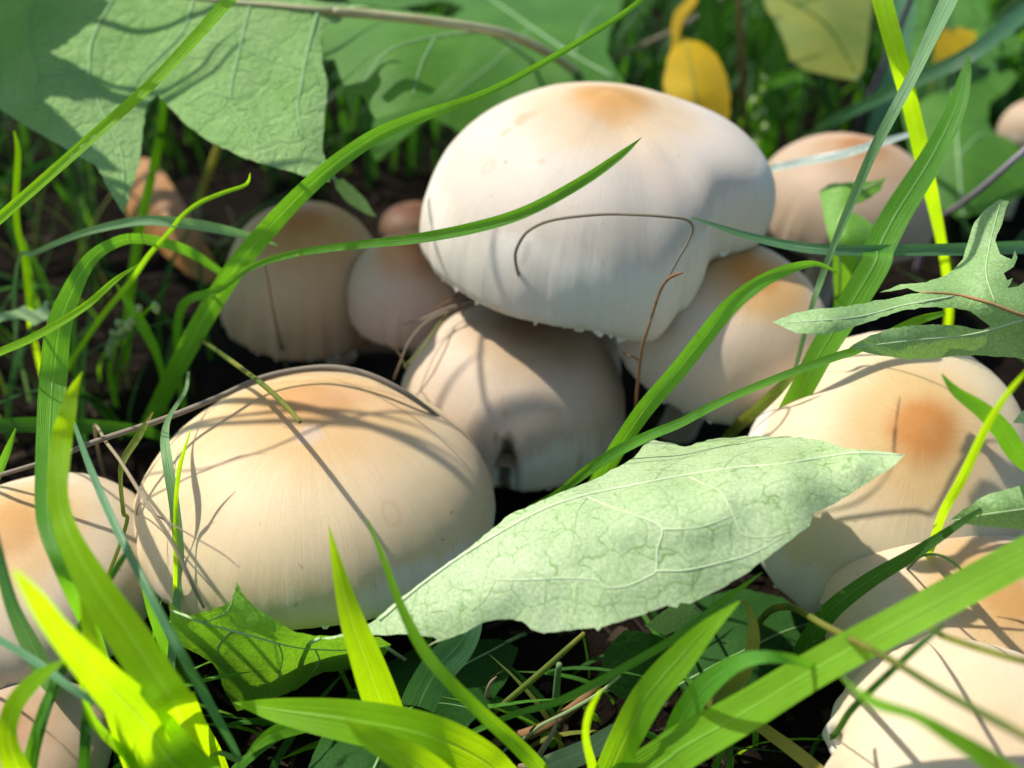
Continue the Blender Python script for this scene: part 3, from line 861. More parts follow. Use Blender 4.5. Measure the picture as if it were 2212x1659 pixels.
# lobed leaf reaching in over the far right mushroom
leaf('lobed_leaf', 'pale green deeply lobed leaf with rusty midrib reaching over the broad cream mushroom',
     P3('1668,696,76 1710,678,77 1756,668,77 1830,662,76 1900,648,75 1990,632,74 1960,622,73 1900,632,72 1945,614,72 2000,610,73 2050,590,73 2080,560,74 2092,520,77 2105,480,80 2130,450,82 2160,430,83 2180,435,82 2168,470,81 2150,520,78 2160,548,77 2186,560,78 2192,540,79 2198,556,78 2190,576,77 2168,590,76 2176,606,75 2188,600,76 2176,622,74 2200,618,74 2260,570,73 2400,560,72 '
        '2430,700,67 2350,800,62 2260,778,62 2180,772,63 2120,768,64 2080,768,65 2020,774,66 1960,776,67 1900,768,69 1860,758,71 1834,751,72 1880,724,73 1930,708,73 1990,702,72 2060,702,71 2124,712,69 2140,706,69 2120,690,70 2096,672,71 2060,664,72 2000,664,73 1950,670,74 1880,694,74 1830,712,75 1780,724,75 1720,720,76'),
     LM['lobed'], ctrl=P3('2000,645,76 2130,660,74 2212,682,72 1800,695,78 1950,740,71 2120,740,67 2120,600,76'),
     veins=[('midrib', 11, RUSTY, [(2430, 770), (2330, 720), (2212, 682), (2130, 652), (2060, 636), (1990, 632)]), ('vein', 4, VEIN_W, [(2060, 640), (1950, 660), (1850, 685), (1700, 697)]),
            ('vein', 4, VEIN_W, [(2212, 690), (2100, 722), (1980, 734), (1850, 750)]), ('vein', 4, VEIN, [(2150, 656), (2130, 590), (2140, 520), (2160, 440)])],
     bulge=0.7, step=20, wave=0.7, seed=11, petiole=[(2430, 770, 64, 14), (2500, 860, 35, 14), (2520, 960, -3, 14)], pmat=RUSTY)
leaf('broad_leaf', 'plain green leaf poking in beside the broad cream mushroom just above the tan one',
     P3('2050,1126,52 2080,1100,54 2130,1070,56 2200,1050,57 2300,1030,56 2420,1060,52 2400,1130,48 2300,1150,49 2212,1144,50 2120,1136,51'), LM['lobed'],
     ctrl=P3('2150,1105,57 2250,1095,57'), veins=[('midrib', 5, VEIN, [(2420, 1100), (2300, 1092), (2150, 1108), (2052, 1126)])], bulge=0.8, wave=0.6, seed=13,
     petiole=[(2420, 1098, 50, 8), (2520, 1140, 25, 9), (2560, 1200, -3, 9)], pmat=VEIN)
leaf('broad_leaf', 'little pale leaf tip with rusty edge jutting towards the broad cream mushroom',
     P3('2188,914,62 2200,896,63 2225,878,64 2290,860,63 2330,890,60 2290,915,60 2230,916,61'), LM['dock'], bulge=0, wave=0.5, seed=14,
     petiole=[(2325, 890, 60, 8), (2400, 960, 25, 9), (2420, 1020, -3, 9)], pmat=RUSTY)
leaf('broad_leaf', 'bright green curled leaf standing against the shaded tan mushroom',
     P3('1770,412,60 1790,398,62 1830,394,63 1880,392,63 1914,383,63 1902,412,61 1872,432,60 1838,446,59 1830,458,58 1856,464,58 1880,480,57 1892,500,56 1880,530,54 1860,552,52 1830,620,40 1815,690,22 1804,690,22 1800,600,42 1800,548,52 1786,500,56 1776,450,58'), LM['young'],
     ctrl=P3('1820,430,63 1830,510,58'), veins=[('midrib', 5, VEIN, [(1812, 690), (1815, 560), (1812, 480), (1850, 420), (1905, 390)])], bulge=0.8, wave=0.8, seed=15,
     petiole=[(1812, 685, 24, 7), (1815, 730, 8, 8), (1815, 750, -3, 8)], pmat=VEIN)

# leaves behind
leaf('fallen_leaf', 'rounded bright yellow leaf standing upright right behind the largest cream cap',
     P3('1432,178,52 1440,130,55 1452,104,57 1480,84,58 1516,92,58 1548,118,56 1568,160,53 1578,205,49 1576,250,45 1562,290,40 1520,330,34 1470,320,35 1440,250,44'), LM['yellow'],
     ctrl=P3('1505,200,52'), veins=[('midrib', 6, LM['ygreen'], [(1510, 325), (1508, 240), (1495, 160), (1482, 90)])], bulge=0.8, wave=1.0, seed=17, petiole=[(1510, 322, 35, 7), (1516, 380, 12, 7), (1518, 410, -3, 7)], pmat=LM['yellow'])
leaf('fallen_leaf', 'thin curled yellow leaf strip above the upright yellow leaf',
     P3('1450,52,60 1458,24,62 1478,4,63 1500,-20,64 1520,-16,64 1498,16,62 1480,38,61 1470,62,59 1462,150,50 1450,150,50'), LM['yellow'], bulge=0, wave=0.8, seed=18)
leaf('broad_leaf', 'mottled yellow-green rounded leaf behind the shaded tan mushroom',
     P3('1636,-60,62 1652,10,60 1674,48,58 1694,90,55 1706,128,52 1740,152,50 1800,166,48 1852,174,47 1868,140,50 1876,80,54 1884,10,58 1900,-60,62'), LM['ygreen'],
     ctrl=P3('1770,40,60'), veins=[('midrib', 7, LM['deep'], [(1640, -40), (1720, 10), (1790, 60), (1850, 160)]), ('vein', 5, LM['deep'], [(1720, 10), (1780, -10), (1840, -40)])], bulge=1.2, wave=1.2, seed=19,
     petiole=[(1850, 165, 48, 8), (1880, 230, 22, 8), (1890, 280, -3, 8)], pmat=VEIN_D)
leaf('fallen_leaf', 'dull ochre leaf scrap behind the crossing grass blades',
     P3('2020,90,52 2036,64,54 2070,58,54 2110,70,53 2104,100,50 2060,128,47 2024,130,47 2010,200,38'), LM['yellow'], bulge=0, wave=1, seed=20)
leaf('fallen_leaf', 'dead orange-brown leaf lying on the soil beside the brown-topped mushroom',
     P3('296,340,20 330,345,22 352,372,22 372,400,21 392,430,20 412,470,18 440,520,15 468,570,10 474,604,6 440,612,5 400,590,6 350,545,8 310,505,10 276,468,12 270,430,14 284,380,17'), LM['dead'],
     ctrl=P3('340,430,24 400,520,18'), veins=[('midrib', 7, RUSTY, [(470, 600), (420, 530), (360, 450), (312, 350)])], bulge=1.0, wave=1.2, seed=21)
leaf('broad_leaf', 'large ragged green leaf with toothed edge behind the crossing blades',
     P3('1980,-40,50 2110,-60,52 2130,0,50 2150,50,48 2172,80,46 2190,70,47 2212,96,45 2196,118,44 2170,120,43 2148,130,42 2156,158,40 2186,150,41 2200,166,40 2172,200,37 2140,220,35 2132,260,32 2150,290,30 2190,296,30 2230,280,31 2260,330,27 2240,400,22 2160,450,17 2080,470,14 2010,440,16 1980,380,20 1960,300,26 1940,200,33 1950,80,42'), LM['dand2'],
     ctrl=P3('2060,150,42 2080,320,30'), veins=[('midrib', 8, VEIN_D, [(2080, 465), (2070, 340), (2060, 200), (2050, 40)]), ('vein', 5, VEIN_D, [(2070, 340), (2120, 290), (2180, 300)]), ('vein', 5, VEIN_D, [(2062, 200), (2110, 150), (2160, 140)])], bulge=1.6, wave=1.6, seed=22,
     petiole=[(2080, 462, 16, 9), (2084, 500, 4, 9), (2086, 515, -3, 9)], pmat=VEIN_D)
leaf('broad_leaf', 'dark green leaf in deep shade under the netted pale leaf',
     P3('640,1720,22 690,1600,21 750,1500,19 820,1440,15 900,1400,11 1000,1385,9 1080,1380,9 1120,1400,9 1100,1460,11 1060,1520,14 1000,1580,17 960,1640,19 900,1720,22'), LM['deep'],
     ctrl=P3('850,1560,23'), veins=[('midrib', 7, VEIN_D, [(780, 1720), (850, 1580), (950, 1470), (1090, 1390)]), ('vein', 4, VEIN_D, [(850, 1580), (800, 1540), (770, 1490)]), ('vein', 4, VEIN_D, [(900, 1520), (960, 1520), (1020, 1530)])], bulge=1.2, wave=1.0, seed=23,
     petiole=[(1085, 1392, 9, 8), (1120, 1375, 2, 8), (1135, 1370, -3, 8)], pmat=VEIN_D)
leaf('broad_leaf', 'dark leaf-shaped sheet painting the deep shade on soil beyond the broad translucent blade',  # added sheet; its dark colour stands for the black shade of the hollow
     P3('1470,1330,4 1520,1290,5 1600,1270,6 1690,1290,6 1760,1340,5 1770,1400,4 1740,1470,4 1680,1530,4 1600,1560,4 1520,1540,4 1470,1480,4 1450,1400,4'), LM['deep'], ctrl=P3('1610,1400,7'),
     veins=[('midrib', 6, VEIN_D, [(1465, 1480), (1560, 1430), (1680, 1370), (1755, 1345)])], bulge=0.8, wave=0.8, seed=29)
leaf('broad_leaf', 'slender green leaf tip hanging below the dandelion leaf beside the brown-topped mushroom',
     P3('722,390,64 740,386,65 762,402,63 784,424,61 800,448,59 814,468,57 790,462,57 764,446,58 742,428,59 726,408,62'), LM['lobed'], bulge=0, wave=0.4, seed=24,
     petiole=[(730, 394, 64, 6), (690, 360, 55, 6), (670, 400, 20, 7), (665, 440, -3, 7)], pmat=VEIN_D)
leaf('broad_leaf', 'tiny nibbled green leaf in the grass tangle beside the broad upright blades',
     P3('36,668,40 52,660,41 70,672,41 88,664,41 98,648,42 106,650,42 104,664,41 112,676,40 106,690,39 90,694,39 74,704,38 60,692,39 44,688,39 20,690,38 -10,700,37 -12,680,38'), LM['lobed'], bulge=0, wave=0.6, seed=25, jag=2,
     petiole=[(40, 680, 39, 6), (34, 760, 15, 6), (30, 830, -3, 6)], pmat=VEIN_D)
leaf('broad_leaf', 'small folded leaf with a pale back peeping from under the netted pale leaf',
     P3('1392,1352,30 1410,1338,32 1460,1300,36 1490,1290,36 1500,1310,34 1492,1336,31 1462,1362,28 1438,1372,26 1420,1366,27'), LM['lobed'], bulge=0, wave=0.5, seed=26,
     petiole=[(1490, 1300, 34, 6), (1520, 1330, 12, 7), (1530, 1350, -3, 7)], pmat=VEIN)
leaf('broad_leaf', 'rounded grey-green leaf down among the stems behind the folded blade',
     P3('280,1490,24 300,1476,26 340,1474,27 370,1490,26 392,1520,24 404,1560,20 390,1620,14 350,1650,10 310,1600,14 290,1550,19'), LM['lobed'], bulge=0, wave=0.6, seed=27,
     petiole=[(350, 1640, 12, 6), (360, 1690, 2, 6), (362, 1710, -3, 6)], pmat=VEIN_D)
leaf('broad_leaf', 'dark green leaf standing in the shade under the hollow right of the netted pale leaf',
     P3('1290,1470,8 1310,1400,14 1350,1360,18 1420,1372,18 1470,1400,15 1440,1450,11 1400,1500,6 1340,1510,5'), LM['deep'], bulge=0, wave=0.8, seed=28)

# ------------------------------------------------------------------ grass blades, straws and stems
def blade_mesh(pts, fold=0.22, twist=0.0, root=True, sub=6, cross=5):
    """pts: (px, py, width px, height mm) from root to tip"""
    W = []
    for (px, py, w, z) in pts:
        p = at(px, py, z)
        W.append((p.x, p.y, p.z, w * depth_of(p) / FPX))
    if root:
        p0, p1 = Vector(W[0][:3]), Vector(W[1][:3])
        gz = ground_z(p0.x, p0.y) - 0.002
        if p0.z > gz + 0.002:
            h = p0 - p1
            h.z = 0
            h = h.normalized() if h.length > 1e-6 else Vector((0, 1, 0))
            fall = p0.z - gz
            k = min(0.5 * fall, 0.03)
            q1 = p0 + h * k * 0.65 + Vector((0, 0, -fall * 0.45))
            q2 = p0 + h * k + Vector((0, 0, -fall))
            W = [(q2.x, q2.y, q2.z, W[0][3] * 0.8), (q1.x, q1.y, q1.z, W[0][3] * 0.95)] + W
    S = catmull(W, sub)
    P = [Vector(q[:3]) for q in S]
    wd = [max(1e-5, q[3]) for q in S]
    V, F, U = [], [], []
    m = len(P)
    acc = 0.0
    prevw = None
    for i, p in enumerate(P):
        t = P[min(i + 1, m - 1)] - P[max(i - 1, 0)]
        t = t.normalized() if t.length > 1e-9 else Vector((0, 0, 1))
        v = (CAM - p).normalized()
        n0 = (v - t * v.dot(t))
        n0 = n0.normalized() if n0.length > 1e-4 else Vector((0, 0, 1))
        s_ = t.cross(n0)
        if prevw is not None and s_.dot(prevw) < 0:
            pass
        sg = 1.0 if s_.x >= 0 else -1.0
        a = R(float(np.interp(i / (m - 1), np.linspace(0, 1, len(twist)), twist))) if isinstance(twist, list) else R(twist)
        n = n0 * math.cos(a) + s_ * (sg * math.sin(a))
        side = t.cross(n)
        width = wd[i] / max(0.5, abs(math.cos(a)))
        if i:
            acc += (p - P[i - 1]).length
        for k in range(cross):
            u = -1 + 2 * k / (cross - 1)
            V.append(p + side * (u * width * 0.5) + n * (abs(u) ** 1.3 * fold * width * 0.5))
            U.append(((u + 1) / 2, acc * 100.0))
        prevw = s_
    for i in range(m - 1):
        for k in range(cross - 1):
            a_ = i * cross + k
            F.append((a_, a_ + 1, a_ + cross + 1, a_ + cross))
    return V, F, U, P


def stalk_mesh(pts, root=True, sub=6, n=7):
    W = []
    for (px, py, w, z) in pts:
        p = at(px, py, z)
        W.append((p.x, p.y, p.z, w * depth_of(p) / FPX * 0.5))
    if root and W[0][2] > 0.002:
        p0, p1 = Vector(W[0][:3]), Vector(W[1][:3])
        gz = ground_z(p0.x, p0.y) - 0.002
        h = p0 - p1
        h.z = 0
        h = h.normalized() if h.length > 1e-6 else Vector((0, 1, 0))
        fall = p0.z - gz
        k = min(0.5 * fall, 0.03)
        q1 = p0 + h * k * 0.65 + Vector((0, 0, -fall * 0.45))
        q2 = p0 + h * k + Vector((0, 0, -fall))
        W = [(q2.x, q2.y, q2.z, W[0][3]), (q1.x, q1.y, q1.z, W[0][3])] + W
    S = catmull(W, sub)
    P = [Vector(q[:3]) for q in S]
    V, F = tube(P, [max(4e-5, q[3]) for q in S], n)
    U = []
    acc = 0.0
    for i in range(len(P)):
        if i: acc += (P[i] - P[i - 1]).length
        for k in range(n): U.append((k / n, acc * 100.0))
    return V, F, U, P


def grass(row):
    f = row.split('|')
    name, label, mat = f[0].strip(), f[1].strip(), f[2].strip()
    opt = [float(x) for x in f[3].split(',')]
    pts = [tuple(float(x) for x in t.split(',')) for t in f[4].split()]
    if name in ('grass_blade', 'dry_grass_blade'):
        tw = opt[1:] if len(opt) > 2 else opt[1]
        V, F, U, P = blade_mesh(pts, opt[0], tw)
        cat = 'grass blade'
    else:
        V, F, U, P = stalk_mesh(pts, root=bool(opt[0]))
        cat = {'dry_straw': 'straw', 'plant_stem': 'stem', 'root_fibre': 'fibre'}.get(name, 'stem')
    o = mk(name, V, F, GM[mat], None, P[0], uvs=U)
    grp = {'grass_blade': 'grass blades', 'dry_grass_blade': 'grass blades', 'dry_straw': 'dry straws', 'plant_stem': 'plant stems', 'root_fibre': 'dry fibres'}[name]
    tag(o, label, cat, grp)
    return o


TABLE = '''
grass_blade|long lime blade crossing the face of the big toothed dandelion leaf|bright|0.3,-20|-140,600,22,60 -20,490,22,84 100,385,22,93 230,270,22,99 330,180,22,103 420,85,24,107 505,-10,25,110 600,-110,18,113
grass_blade|long arching green blade rising beside the brown-topped mushroom and passing over its crown|green|0.18,10|322,912,30,2 350,858,36,12 400,760,42,34 480,620,44,54 560,515,42,68 680,390,36,83 800,300,32,88 900,255,26,92 1050,200,16,98 1200,120,14,103 1330,40,12,107 1400,-12,10,110 1500,-90,4,112
grass_blade|curved green blade with pointed tip lying across the largest cream cap|green|0.25,5|395,660,18,40 470,625,18,58 540,578,14,66 640,547,15,73 780,528,18,79 900,515,22,83 1030,490,25,87 1140,455,25,90 1260,390,23,93 1340,335,16,95 1386,297,1,97
grass_blade|slim lime blade with pale tip crossing in front of the broad upright blades|bright|0.3,-15|-120,815,16,30 -10,765,17,58 80,725,17,67 180,665,16,73 250,605,12,77 303,568,1,80
grass_blade|broad shaded upright blade bent over at the top in the grass tangle|green|0.12,12|250,1520,24,16 200,1370,34,40 150,1250,44,58 112,1150,50,62 103,1090,52,62 105,1000,54,62 112,853,56,54 124,720,52,62 150,640,42,67 190,566,30,72 240,528,24,72 300,515,22,68 400,540,22,60 480,590,14,52
grass_blade|broad folded blade with creased knee in front of the tan-brown mushroom|lime|0.16,20,20,20,20,20,20,-35,-38,-38,-38,-38,-35,-30,-20,-10,0,0|470,1760,96,0 440,1660,90,16 402,1580,84,32 378,1522,84,46 371,1508,84,50 335,1456,84,53 277,1366,82,58 213,1273,72,63 157,1173,52,67 133,1106,44,69 126,1050,43,71 134,950,44,74 145,900,36,77 156,850,24,79 178,802,1,82
grass_blade|narrow bluish blade with a glossy lower end beside the front mushroom|blue|0.3,-30|470,1628,9,22 500,1634,13,25 513,1630,15,28 450,1513,20,44 400,1423,20,52 363,1356,19,55 317,1266,18,58 253,1140,17,60 200,1020,15,61 160,913,8,60
grass_blade|thin upright lime blade standing close against the front mushroom|lime|0.3,40|377,1330,9,24 377,1280,9,32 378,1206,9,39 378,1103,9,45 382,1046,9,49 390,996,9,52 412,928,2,56
dry_grass_blade|withered pale green blade with dry bent top against the front mushroom|sage|0.2,0|386,1250,18,34 385,1170,22,40 375,1080,22,46 362,1000,22,50 356,945,18,51 366,900,10,50 400,845,8,48 407,803,6,46
grass_blade|wide blurred lime blade leaning up close to the lens above the tan-brown mushroom|lime|0.1,17|480,1780,120,40 367,1640,112,-140 300,1550,96,-134 217,1466,74,-126 133,1373,52,-116 80,1300,40,-110 30,1232,10,-104
grass_blade|blurred pointed lime blade curling inwards beside the wide blurred one|lime|0.12,-30|90,1760,80,20 40,1665,54,-140 18,1590,38,-136 33,1523,40,-133 83,1466,32,-130 150,1420,2,-127
grass_blade|teal shaded blade slanting behind the wide blurred lime blade|blue|0.25,0|-100,1330,14,45 0,1383,15,50 83,1433,16,52 150,1483,16,52 215,1522,12,50 300,1560,6,46
grass_blade|dark green blade with a bright glint hanging beside the tan-brown mushroom|blue|0.2,-25|110,1470,40,30 67,1390,38,44 27,1306,28,56 0,1206,22,66 -20,1100,12,72
grass_blade|lime blade standing behind the broad folded blade|lime|0.15,17|330,1770,40,5 290,1662,40,24 247,1530,44,44 203,1406,36,54 177,1290,12,60 165,1235,1,63
grass_blade|slanting dark green stem-like blade over the tan-brown mushroom|dark|0.3,10|55,1740,16,16 80,1610,17,38 110,1510,16,42 133,1456,16,44 167,1366,15,48 233,1256,15,55 262,1210,13,57 282,1180,4,58
grass_blade|short shaded blade tucked between the tan-brown mushroom and the front one|green|0.3,20|362,1412,22,20 333,1340,20,32 313,1272,16,40 296,1215,3,44
grass_blade|shiny-edged narrow blade low beneath the blurred lime blades|green|0.3,-10|40,1740,20,18 63,1630,19,38 90,1540,18,44 110,1490,16,46 120,1440,4,48
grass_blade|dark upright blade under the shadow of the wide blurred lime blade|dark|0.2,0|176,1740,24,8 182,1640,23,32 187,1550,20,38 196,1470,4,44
grass_blade|thin arched lime blade low among the stems beside the folded blade|bright|0.25,30|310,1690,22,15 290,1652,22,24 262,1622,20,32 205,1566,18,42 178,1500,10,50 172,1470,2,53
grass_blade|upright pointed lime blade in front of the front mushroom|lime|0.22,20|880,1720,84,4 850,1620,82,20 825,1530,80,31 790,1430,70,41 755,1330,50,49 727,1220,24,56 710,1133,1,62
grass_blade|widest glowing lime blade lying low with tapered pale tip|lime|0.14,-10|1180,1780,60,4 1090,1684,72,22 1040,1642,82,28 960,1602,92,34 870,1577,96,37 740,1554,86,38 600,1534,50,37 503,1518,1,35
grass_blade|short pointed blade under the widest glowing lime blade|bright|0.18,10|780,1546,50,14 700,1552,46,24 640,1566,40,27 575,1594,28,28 522,1643,1,28
grass_blade|pointed lime blade overlapping the widest glowing blade from below|lime|0.18,20|1010,1740,76,26 917,1664,72,38 853,1626,62,43 787,1588,40,47 747,1554,1,50
grass_blade|long thin green blade curving up in front of the netted pale leaf|bright|0.3,25|1220,1730,36,6 1157,1655,35,24 1103,1600,33,32 1037,1540,29,40 963,1466,27,47 910,1400,26,51 863,1306,19,56 823,1196,12,61 792,1120,3,64
grass_blade|slender blade running up to the right under the netted pale leaf|green|0.3,0|1000,1592,12,16 1103,1546,13,26 1203,1516,16,32 1287,1476,18,37 1370,1430,18,41 1474,1368,17,45 1560,1300,16,48 1647,1236,2,52
grass_blade|short stubby bright blade standing alone in the shaded hollow|lime|0.3,45|1290,1720,24,10 1276,1656,21,26 1263,1592,15,38 1272,1535,14,46 1297,1490,5,52
grass_blade|broad translucent blade banded by shadows beside the diagonal blade|bright|0.2,12|1250,1790,62,6 1310,1680,64,22 1352,1590,68,34 1402,1500,70,42 1470,1420,62,48 1530,1355,38,53 1598,1298,4,57
grass_blade|very broad bright diagonal blade with pale midrib crossing in front of the right mushrooms|bright|0.16,-12|1230,1800,100,6 1330,1718,100,22 1437,1645,96,32 1474,1616,92,35 1607,1540,84,43 1774,1438,76,52 1974,1330,74,61 2211,1203,76,68 2330,1140,72,72 2520,1040,40,76
grass_blade|curled deep green blade arching beside the diagonal blade|green|0.2,-15|1430,1640,46,20 1480,1545,52,36 1524,1484,50,46 1590,1434,36,54 1657,1419,26,56 1726,1428,20,54 1800,1460,10,46
dry_grass_blade|olive withered blade curving down behind the curled deep green one|olive|0.25,10|1500,1610,20,8 1545,1540,26,18 1590,1480,30,28 1614,1433,30,34 1628,1373,26,40 1618,1316,12,44 1600,1296,4,45
plant_stem|thick olive grass stem slanting down over the split-rimmed pale mushroom|olive|1|1700,1310,16,35 1784,1353,16,50 1924,1426,17,63 2040,1496,19,68 2211,1589,21,72 2340,1660,20,72
grass_blade|soft twisted green blade hanging low over the split-rimmed pale mushroom|bright|0.25,20|2330,1790,56,50 2157,1660,48,64 2040,1584,32,69 1974,1546,22,70 1890,1519,24,69 1834,1478,8,68 1800,1440,2,66
grass_blade|thin dark blade running under the olive stem across the split-rimmed mushroom|dark|0.25,0|1800,1590,12,30 1837,1536,15,44 1890,1483,15,55 1987,1393,14,62 2040,1350,5,64
grass_blade|shaded green blade wedged along the lower side of the broad cream mushroom|dark|0.2,10|1725,1440,44,14 1742,1396,44,24 1790,1323,40,34 1874,1256,34,41 1974,1196,26,47 2080,1126,14,53 2150,1080,3,56
plant_stem|fine dark curved stem on the tan mushroom beneath the broad diagonal blade|dark|1|1960,1230,5,35 1994,1200,6,47 2040,1203,6,50 2084,1238,5,50 2110,1280,3,48
dry_grass_blade|yellowing streaked blade low under the broad diagonal blade|yellow|0.2,0|1600,1540,20,8 1657,1580,26,18 1740,1642,30,22 1840,1730,30,20
dry_grass_blade|yellow-green strip lying over the seam between the two lower mushrooms|olive|0.2,0|1990,1350,10,40 2040,1375,14,60 2120,1402,16,63 2211,1428,16,64 2330,1450,10,62
grass_blade|brightest yellow-green blade standing upright among the crossing blades|lime|0.2,20|2050,640,16,30 2045,600,17,40 2034,530,20,52 2014,433,27,65 1994,350,33,76 1967,233,34,88 1940,133,38,98 1904,0,40,108 1880,-90,30,113
grass_blade|pale bluish-green blade slanting across the brightest upright blade|sage|0.25,-10|1705,850,8,40 1721,786,9,48 1754,663,11,62 1774,603,14,67 1797,540,13,73 1827,466,18,80 1884,333,22,92 1930,243,24,99 1974,160,25,104 2007,90,30,108 2050,0,36,112 2090,-90,34,115
grass_blade|broad green blade with withered speckled tip standing in front of the broad cream mushroom|green|0.14,10|1650,990,36,26 1681,930,42,37 1734,836,50,48 1774,760,55,55 1841,653,60,63 1890,570,62,69 1900,533,62,71 1940,456,60,76 2007,350,52,83 2060,247,40,90 2084,167,26,95 2091,122,6,98
grass_blade|long bluish blade lying level across the gap behind the broad speckled blade|blue|0.25,0|2420,560,28,40 2300,530,28,60 2211,534,28,66 2090,538,27,69 1974,540,25,70 1807,540,23,71 1707,530,20,71 1607,507,15,72 1494,470,4,74
grass_blade|arched green blade springing over the orange-centred cream mushroom|green|0.2,12|1270,1070,30,16 1303,1020,34,28 1337,963,36,40 1390,886,38,50 1453,813,38,58 1507,746,38,65 1574,663,36,73 1641,610,30,77 1707,580,22,78 1762,570,12,76 1815,590,4,72
grass_blade|slender straight blade running up past the rim of the orange-centred mushroom|green|0.28,0|1150,1096,12,20 1204,1066,14,30 1270,1016,23,42 1337,973,24,48 1404,940,22,52 1470,913,20,54 1541,876,18,57 1607,846,17,59 1707,806,17,63 1807,770,18,66 1857,753,18,67 1974,696,20,67 2041,676,10,67
grass_blade|dark olive blade stub between the orange-centred mushroom and the broad speckled blade|olive|0.2,0|1560,960,20,16 1591,923,24,28 1641,880,25,40 1687,836,22,48 1740,780,6,54
grass_blade|short thick green blade leaning over the broad cream mushroom with rusty centre|green|0.2,-15|2330,1090,36,40 2211,990,42,60 2167,930,42,68 2124,886,36,73 2067,846,22,77 2034,808,3,80
grass_blade|thin bright blade crossing the short thick one beside the broad cream mushroom|lime|0.3,40|2010,1180,16,40 2037,1103,19,56 2074,1036,20,64 2124,930,17,75 2167,860,13,82 2211,808,8,87 2260,760,2,90
grass_blade|silvery glinting blade lying over the shaded tan mushroom|silver|0.25,-25|1590,385,12,40 1641,370,15,60 1734,350,17,66 1807,337,19,69 1890,313,17,72 1967,290,11,74 2000,283,3,75
plant_stem|smooth pale lilac stem slanting beside the ragged green leaf|lilac|1|2020,480,13,20 2074,443,13,40 2141,390,14,54 2211,327,14,64 2320,230,13,74
grass_blade|dark blue-green blade sloping behind the crossing blades|blue|0.2,0|1740,300,10,22 1760,287,12,28 1807,257,20,38 1907,207,26,52 2007,160,30,62 2107,110,35,70 2211,27,36,78 2330,-60,30,84
plant_stem|dull purple stem standing behind the shaded tan mushroom|purple|1|1842,320,12,8 1847,300,12,18 1867,233,13,36 1907,150,13,54 1967,0,13,80 1990,-60,12,88
plant_stem|upright brown stem right behind the largest cream cap|brown|1|1616,330,13,6 1614,307,13,14 1606,200,13,36 1602,120,12,52 1596,0,12,72 1594,-60,12,80
grass_blade|wide deep green blade standing behind the upright brown stem|deep|0.1,0|1560,380,50,8 1552,300,54,22 1545,200,56,40 1535,60,52,62 1520,-80,30,82
grass_blade|broad dim green blade leaning behind the mottled yellow-green leaf|dark|0.1,10|1640,330,60,4 1650,260,66,18 1668,150,64,36 1690,20,56,56 1700,-90,30,72
grass_blade|wide dark bluish blade behind the dull purple stem|blue|0.12,0|1880,380,44,6 1895,300,50,18 1925,180,54,36 1950,40,52,56 1965,-90,30,74
grass_blade|broad dull green blade rising beside the ragged toothed leaf|dark|0.12,0|2010,420,50,4 2000,330,56,18 2010,200,58,36 2030,60,50,54 2040,-80,30,72
grass_blade|small bright blade tip bent down over the dark gap behind the shaded tan mushroom|green|0.2,0|1650,190,22,30 1690,170,24,38 1720,160,22,41 1745,172,16,41 1760,190,3,40
grass_blade|dark green blade bending over the upright yellow leaf|dark|0.2,0|1410,160,10,35 1474,110,17,50 1541,63,19,60 1607,0,20,70 1680,-80,18,80
plant_stem|tan twig slanting behind the upright yellow leaf|straw|1|1290,150,8,38 1327,127,9,46 1400,92,10,52 1474,56,10,58 1570,-12,10,68 1640,-70,8,74
plant_stem|upright jointed green stem in front of the dead orange leaf|lime|1|270,790,18,2 276,680,19,14 293,550,20,30 307,467,20,40 327,383,20,50 347,283,18,62 354,205,15,71
plant_stem|yellowing thin stem beside the dead orange leaf|yellow|1|430,452,9,20 433,433,12,26 453,367,16,38 473,307,13,47 486,250,6,55
dry_straw|curled brown tendril looped beside the brown-topped mushroom|dry|0|433,430,9,26 428,460,9,22 430,488,9,18 446,516,9,15 468,528,9,13 490,522,8,14 504,500,8,17 503,478,7,20 497,458,5,23 488,446,2,24
grass_blade|pale grey-green blade bowed like a bridge over the dead orange leaf|sage|0.25,0|40,562,8,50 73,547,9,56 133,520,11,62 200,497,15,67 300,477,20,71 383,480,23,71 467,493,22,68 550,513,14,64 600,530,3,60
grass_blade|thin hooked green blade reaching over the bowed grey-green one|bright|0.3,10|150,790,10,20 215,690,12,40 280,610,12,54 320,553,11,62 367,500,10,69 393,467,10,73 433,437,10,76 483,416,9,79 525,402,8,80 537,390,6,82 540,374,2,84
grass_blade|upright lime blade shining beside the drooping tip of the dandelion leaf|lime|0.3,40|60,640,12,30 50,553,13,46 37,500,13,53 32,433,13,62 37,333,12,74 30,283,4,80
grass_blade|dark blade slanting under the drooping tooth of the dandelion leaf|dark|0.25,0|-60,420,16,30 0,393,17,42 67,367,16,48 140,333,14,54 200,300,4,58
grass_blade|short fresh blade leaning against the base of the long arching blade|green|0.22,20|352,830,10,10 348,800,11,16 333,753,18,26 300,693,24,38 270,645,15,46 247,607,2,52
plant_stem|cut slender stalk ending over the crown of the front mushroom|olive|1|400,715,9,25 443,740,9,40 500,780,11,50 567,830,12,57 617,876,12,62 648,911,9,64
dry_straw|long grey dry straw draped over the crown of the front mushroom|straw|1|-60,1046,9,30 0,1026,10,42 100,996,11,47 200,956,12,48 300,923,13,49 367,900,13,49 467,860,13,50 567,816,13,50 667,796,13,50 737,796,14,50 804,813,14,49 870,846,14,46 920,880,10,42 960,910,5,37
dry_straw|stiff grey dead straw crossing the edge of the front mushroom|dry|1|205,920,7,40 230,956,8,47 260,996,8,52 300,1060,9,55 333,1110,9,55 377,1180,9,52 417,1266,9,47 440,1312,7,42
